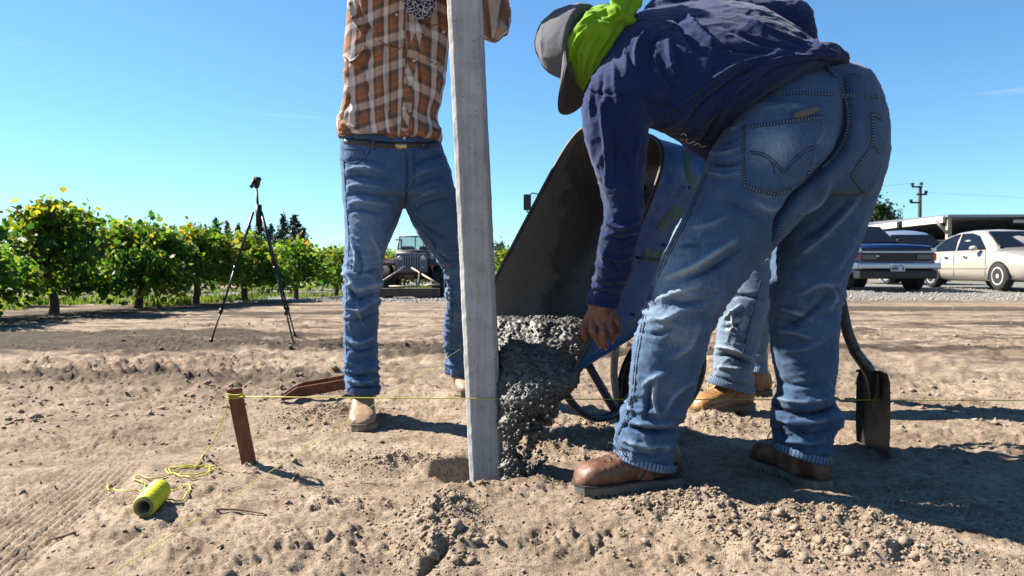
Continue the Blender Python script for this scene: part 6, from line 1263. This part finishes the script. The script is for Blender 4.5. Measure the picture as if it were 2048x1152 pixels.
    for s in (.1, .9):
        a = bNF + (bNB - bNF) * .97 + (bFF - bNF) * s - On * .03; V, Fc = tube([a, a - On * .20 + Ld * .05, a - On * .20 - Ld * .10, a - Ld * .16 - On * .02], .013, 8, 5); mk('leg', V, Fc, MT, root)
wheelbarrow()
def concrete():
    rows = [(985, 640, 1196, 640, 2.50, .10), (985, 670, 1190, 668, 2.45, .14), (985, 705, 1176, 700, 2.38, .15), (988, 738, 1160, 735, 2.31, .14), (990, 770, 1143, 772, 2.26, .115), (992, 800, 1126, 803, 2.23, .095), (996, 826, 1104, 822, 2.215, .070), (1000, 848, 1072, 846, 2.20, .050), (1002, 880, 1046, 880, 2.20, .036), (1004, 920, 1040, 920, 2.20, .030), (1004, 958, 1058, 958, 2.20, .05), (1004, 1000, 1086, 1000, 2.20, .065)]
    pc = [loftpx(rows, 30, 5)]; rg = np.random.default_rng(8)
    for x_, y_, r_ in ((1098, 838, .020), (1084, 856, .016), (1068, 862, .018), (1108, 822, .018), (1090, 872, .010), (1060, 888, .014), (1054, 906, .012), (1072, 884, .009), (1048, 934, .014), (1062, 948, .016), (1080, 962, .012)): pc.append(ellipsoid(P(x_, y_, 2.18), ((r_, 0, 0), (0, r_, 0), (0, 0, r_ * 1.25)), 12, 8))
    V, Q = remesh(pc, .0042, 3); N = vnorm(V, Q); px, py = proj(V); fall = sstep(800, 860, py)
    d = .011 * (.55 - worley(V, 75, 3)) + .007 * (.55 - worley(V, 140, 7)) + .016 * fbm(V, 11, 3, 4) + fall * .016 * fbm(V, 20, 2, 14); V = V + N * d[:, None]
    def cm(nt, b):
        co = objco(nt); n = tnoise(nt, co, 40, 5, .65); v = NN(nt, 'ShaderNodeTexVoronoi', None, Vector=co, Scale=75.0); c = ramp(nt, n, [(.3, (.045, .044, .039)), (.7, (.125, .12, .104))]); c = mixc(nt, .35, c, ramp(nt, v.outputs['Color'], [(.2, (.05, .048, .043)), (.9, (.21, .20, .175))]))
        nt.links.new(c, b.inputs['Base Color']); bumpto(nt, b, tnoise(nt, co, 180, 4, .65), .6, .003)
    M = pbr('wet_concrete', (.1, .1, .09), .5, spec=.45, build=cm)
    o = mk('wet_concrete', V, Q, M, loc=(.05, 2.3, .1)); tag(o, 'wet grey concrete pouring out of the wheelbarrow into the post hole', 'concrete')
    k = rg.choice(len(V), 2400, replace=False); k = k[V[k, 1] < 2.45]; r = .0015 + .0065 * rg.random(len(k)) ** 3; C = V[k] + N[k] * (r * .4)[:, None]
    n = 420; y = 760 + 205 * rg.random(n); x = 1010 + rg.random(n) * np.interp(y, [760, 850, 965], [120, 95, 75]) + rg.normal(size=n) * 4; F2 = np.array([tuple(P(a, b, 2.10 + .14 * c)) for a, b, c in zip(x, y, rg.random(n))]); rr = .002 + .0055 * rg.random(n) ** 2.2
    V2, Fc = lumps(np.concatenate([C, F2]), np.concatenate([r, rr]), 12, .95, I1, .18); s = mk('aggregate', V2, Fc, M, o, smooth=True); tag(s, 'pebbles and falling bits of wet concrete', kind='stuff')
concrete()
# ================================================================ SHOVEL
def shovel():
    q = lambda x, y, Y: np.array(P(x, y, Y)); root = empty('shovel', tuple(G(1742, 915))); tag(root, 'dark square-point shovel standing in the dirt behind the bent man', 'shovel')
    MS = pbr('shovel_steel', (.085, .075, .066), .45, .5, var=.6, vscale=14, bump=.3, bscale=60)
    rows = [(736, 30, .0), (752, 34, .008), (790, 34, .016), (840, 34, .016), (880, 33, .012), (925, 31, .004)]
    Rg, Rb = [], []
    for y, hwpx, dish in [(739, 18, .006), (746, 29, .010), (760, 33, .014), (800, 34, .017), (850, 34, .016), (890, 32.5, .012), (930, 30, .006)]:
        a, b = [], []
        cx = np.interp(y, [736, 930], [1743, 1742])
        for s in np.linspace(-1, 1, 17):
            sk = s * hwpx; yy = y + 4 * s; Y = 2.50 - .085 * s + dish * (1 - abs(s) ** 2.2) * 2.0; f = .012 * (abs(s) > .93)
            p = q(cx + sk, yy, Y); a.append(p + np.array([0, -f, 0])); b.append(p + np.array([.0022, .0022 - f, 0]))
        Rg.append(a); Rb.append(b)
    V1, F1 = rings(np.array(Rg), False, False); V2, F2 = rings(np.array(Rb), False, False); n = len(V1); mk('blade', np.concatenate([V1, V2]), F1 + [tuple(i + n for i in reversed(f)) for f in F2], MS, root)
    V, Fc = tube([q(1743, 800, 2.505), q(1743, 768, 2.49), q(1738, 742, 2.478), q(1724, 722, 2.478), q(1708, 700, 2.48)], [.006, .014, .020, .019, .018], 14, 6); mk('socket', V, Fc, MS, root)
    V, Fc = tube([q(1710, 702, 2.48), q(1694, 660, 2.49), q(1684, 610, 2.52), q(1674, 560, 2.56), q(1655, 440, 2.66), q(1640, 330, 2.75), q(1625, 235, 2.83)], [.0185, .018, .0175, .017, .0165, .016, .016], 14, 6); mk('shaft', V, Fc, pbr('dark_ash_handle', (.055, .038, .028), .6, var=.4, bump=.3, bscale=70), root)
    for s in (-1, 1):
        V, Fc = tube([q(1743 + s * 16, 741 + 2 * s, 2.50 - .085 * s * .5 + .01), q(1743 + s * 30, 746 + 4 * s, 2.50 - .085 * s * .9)], .005, 8, 3); mk('foot_step', V, Fc, MS, root)
    V, Fc = ellipsoid(q(1733, 790, 2.512), ((.004, 0, 0), (0, .004, 0), (0, 0, .004)), 8, 6); mk('rivet', V, Fc, MS, root)
shovel()
# ================================================================ STAKES, STRING, SPOOL
def rust(nt, b):
    co = objco(nt); n = tnoise(nt, co, 22, 6, .68); st = tnoise(nt, objco(nt, (90, 90, 9)), 1, 4, .6); c = ramp(nt, math_(nt, 'ADD', math_(nt, 'MULTIPLY', n, .6), math_(nt, 'MULTIPLY', st, .4)), [(.3, (.085, .030, .017)), (.5, (.22, .075, .032)), (.7, (.36, .15, .065))]); nt.links.new(c, b.inputs['Base Color']); bumpto(nt, b, tnoise(nt, co, 170, 4, .7), .5, .002)
M_RUST = pbr('rust', (.15, .055, .025), .75, .15, build=rust)
def angle_iron(name, p0, p1, side, nrm, w=.045, t=.005, parent=None, pointed=False):
    """L-section bar from p0 to p1"""
    p0, p1 = np.array(p0, float), np.array(p1, float); ax = p1 - p0; L = np.linalg.norm(ax); ax /= L; u = np.array(side, float); u -= ax * (u @ ax); u /= np.linalg.norm(u); v = np.cross(ax, u); v = v if v @ np.array(nrm, float) > 0 else -v
    pr = [(0, 0), (w, 0), (w, t), (t, t), (t, w * .8), (0, w * .8)]; Rg = []
    for s in np.linspace(0, 1, 12):
        k = 1.0 if not pointed or s > .15 else .25 + s / .15 * .75; Rg.append([p0 + ax * L * s + u * a * k + v * b * k for a, b in pr])
    V, Fc = rings(np.array(Rg)); N = .0012 * fbm(V, 45, 2, 3); return V + v * N[:, None], Fc
stake_base = GH(503, 945)
def stakes():
    a, b = P(453, 780, 2.20), P(494, 985, 2.235)
    V, Fc = angle_iron('stake', b, a, (1, 0, .0), (0, 1, 0), .044); o = mk('metal_stake', V, Fc, M_RUST, smooth=False, loc=tuple(stake_base)); tag(o, 'rusty angle-iron stake driven upright into the dirt with string tied on top', 'stake')
    for k, (x0, y0, x1, y1, h0, h1, lb) in enumerate([(563, 806, 716, 786, .03, .035, 'lower rusty stake lying on the dirt behind the leg of the plaid man'), (568, 797, 742, 774, .05, .03, 'upper rusty stake lying crossed over another behind the plaid man')]):
        g0, g1 = GH(x0, y0), GH(x1, y1); V, Fc = angle_iron('s', (g0.x, g0.y, g0.z + h0 * .3), (g1.x, g1.y + .12 * k, g1.z + .012 + h1 * .5), (0, -.35, 1), (0, 1, .2), .05, .006, None, True); o = mk('metal_stake', V, Fc, M_RUST, smooth=False, loc=tuple(g0)); tag(o, lb, 'stake')
    g = GH(430, 1022); h = GH(528, 1031); V, Fc = tube([(g.x, g.y, g.z + .005), ((g.x + h.x) / 2, (g.y + h.y) / 2 + .003, (g.z + h.z) / 2 + .008), (h.x, h.y, h.z + .004)], [.004, .0032, .0015], 7, 5); o = mk('twig', V, Fc, pbr('dry_twig', (.20, .13, .08), .9, var=.4, vscale=30), loc=tuple(g)); tag(o, 'thin dry twig lying in front of the upright stake', 'twig')
    g = GH(90, 1085); h = GH(150, 1072); V, Fc = tube([(g.x, g.y, g.z + .004), (h.x, h.y, h.z + .006)], [.001, .006], 7, 4); o = mk('wood_chip', V, Fc, pbr('dry_twig', (.2, .13, .08), .9), loc=tuple(g)); tag(o, 'brown wood chip on the dirt at lower left', 'wood chip')
stakes()
def string_mat(nt, b):
    co = objco(nt); c = ramp(nt, tnoise(nt, co, 160, 3, .6), [(.3, (.55, .50, .02)), (.7, (.85, .80, .08))]); nt.links.new(c, b.inputs['Base Color'])
M_STR = pbr('yellow_twine', (.8, .75, .05), .6, build=string_mat)
def strings():
    q = lambda x, y, Y: tuple(P(x, y, Y)); R_ = .0019
    g1 = P(932, 797, POST_Y - .057); g2 = P(1004, 798, POST_Y - .057)
    pts = [q(470, 793, 2.195), q(640, 795, 2.17), tuple(g1), tuple(g2)]; rt = P(2100, 801, 2.62); pts += [tuple(Vector(g2) * .5 + rt * .5), tuple(rt), q(2400, 802, 2.9)]
    V, Fc = tube(pts, .0016, 6); o = mk('guide_string', V, Fc, M_STR, loc=pts[0]); tag(o, 'taut yellow string running level from the stake across the post to the right', 'string')
    for k in range(3): V, Fc = tube([q(455, 788 + k * 4, 2.188), q(470, 790 + k * 3.4, 2.186), q(485, 788 + k * 3, 2.19), q(487, 789 + k * 3, 2.25), q(456, 789 + k * 4, 2.24), q(454, 789 + k * 4, 2.19)], .0016, 6, 4); mk('string_wrap', V, Fc, M_STR, o)
    V, Fc = tube([q(921, 698, 2.21), q(250, 1130, .92), q(60, 1252, .75)], .0006, 6); o = mk('guide_string', V, Fc, M_STR, loc=q(921, 698, 2.21)); tag(o, 'slack-looking yellow string running diagonally from the post to the lower left foreground', 'string')
    def gnd(pts, per=8):
        c = crom(pts, per); out = []
        for i, (x, y) in enumerate(c): g = G(x, y, 0); g = G(x, y, Hz(g.x, g.y)); out.append((g.x, g.y, max(Hz(g.x + a, g.y + b) for a in (-.006, 0, .006) for b in (-.006, 0, .006)) + R_ * 1.2 + .003 * (math.sin(i * .55) > .6)))
        return lap1(np.array(out), 2)
    V, Fc = tube([q(458, 797, 2.19), q(445, 840, 2.19), q(428, 880, 2.20), q(414, 902, 2.21)] + [tuple(p) for p in gnd([(408, 912), (398, 925), (388, 935)], 3)], .0016, 6, 3); o = mk('loose_string', V, Fc, M_STR, loc=tuple(stake_base)); tag(o, 'yellow string sagging from the stake top to the dirt', 'string')
    loops = [(385, 936), (340, 938), (331, 944), (345, 953), (380, 956), (410, 951), (420, 942), (412, 935), (390, 934), (360, 936), (338, 942), (350, 951), (385, 952), (425, 944), (437, 939), (428, 935), (400, 935), (360, 940), (335, 955), (300, 960), (272, 958), (268, 962), (285, 968), (290, 975), (280, 983), (262, 986), (225, 985), (214, 981), (222, 974)]
    V, Fc = tube(gnd(loops), R_, 6); o = mk('loose_string', V, Fc, M_STR, loc=tuple(GH(385, 936))); tag(o, 'yellow string lying in loops on the dirt above the spool', 'string')
    V, Fc = tube(gnd([(332, 995), (350, 990), (365, 978), (378, 976), (380, 984), (368, 996), (350, 1002), (330, 1004)]), R_, 6); o = mk('loose_string', V, Fc, M_STR, loc=tuple(GH(350, 998))); tag(o, 'single yellow string loop lying just right of the spool', 'string')
strings()
def spool():
    a, b = GH(287, 1034), GH(318, 1003); ax = Vector((b.x - a.x, b.y - a.y, 0)); L = .15; ax.normalize(); r = .0265; c0 = Vector((a.x, a.y, a.z + r - .004)); M = Matrix.Translation(c0) @ Vector((0, 1, 0)).rotation_difference(ax).to_matrix().to_4x4()
    root = empty('string_spool', (a.x, a.y, a.z)); tag(root, 'spool of bright yellow string on a cardboard tube lying on the dirt', 'spool')
    n = 150; prof = [(.0195, .004)]; 
    for k in range(n): t = k / (n - 1); prof.append((r - .0025 + .0025 * min(1, t * 8, (1 - t) * 8) + .0007 * math.sin(t * n * 1.7) + .0007 * math.sin(t * 40), .004 + t * (L - .008)))
    prof.append((.0195, L - .004)); V, Fc = xf(lathe(prof, 40, 'y', False), M)
    def sm(nt, b_):
        co = objco(nt); c = ramp(nt, tnoise(nt, co, 55, 4, .6), [(.3, (.62, .60, .0)), (.7, (.88, .90, .03))]); nt.links.new(c, b_.inputs['Base Color']); bumpto(nt, b_, tnoise(nt, co, 300, 2, .5), .4, .0015)
    mk('wound_string', V, Fc, pbr('fluorescent_twine', (.8, .8, .02), .55, build=sm), root)
    V, Fc = rings(np.array([[(rr * math.cos(t), h, rr * math.sin(t)) for t in np.linspace(0, 2 * np.pi, 36, endpoint=False)] for rr, h in ((.0145, L), (.0145, 0), (.0205, 0), (.0205, L), (.0145, L))]), True, False); V, Fc = xf((V, Fc), M); mk('cardboard_tube', V, Fc, pbr('cardboard', (.30, .21, .13), .9, var=.2), root)
spool()
# ================================================================ TRIPOD
def tripod():
    ap = P(516, 424, 6.2); root = empty('tripod', (ap.x, 6.2, 0)); tag(root, 'black camera tripod with tilted head standing on the bare dirt before the vines', 'tripod'); M = pbr('black_metal', (.012, .012, .014), .4, .3)
    feet = [GH(422, 684), GH(588, 690), GH(591, 681)]; feet[2] = Vector((-1.94, 6.7, Hz(-1.94, 6.7)))
    for f, s in zip(feet, (-.035, .03, .02)):
        t = Vector((ap.x + s, ap.y + (.03 if f.y > 6.5 else -.01), ap.z)); d = f - t
        V, Fc = join([tube([t, t + d * .45], .011, 8), tube([t + d * .42, t + d * .78], .009, 8), tube([t + d * .75, f], .007, 8)]); lg = mk('leg', V, Fc, M, root)
        for k in (.43, .76): V, Fc = tube([t + d * (k - .018), t + d * (k + .018)], .016, 8); mk('leg_lock', V, Fc, M, lg)
        V, Fc = tube([f - d.normalized() * .03, f], .014, 8); mk('rubber_foot', V, Fc, M, lg)
    V, Fc = tube([(ap.x + .01, 6.2, ap.z - .12), (ap.x + .005, 6.2, ap.z + .06)], .026, 10); mk('collar', V, Fc, M, root)
    tp = P(513, 378, 6.2); V, Fc = tube([(ap.x + .012, 6.2, ap.z - .16), tuple(tp)], .011, 8); mk('centre_column', V, Fc, M, root)
    V, Fc = remesh([capsule(P(513, 372, 6.2), P(515, 360, 6.2), .025, .028), capsule(P(509, 357, 6.2), P(519, 358, 6.2), .018, .018)], .008, 2); hd = mk('head', V, Fc, M, root)
    V, Fc = tube([P(509, 358, 6.2), P(505, 366, 6.16), P(503, 373, 6.1)], [.014, .012, .016], 8, 3); mk('pan_handle', V, Fc, M, hd)
tripod()
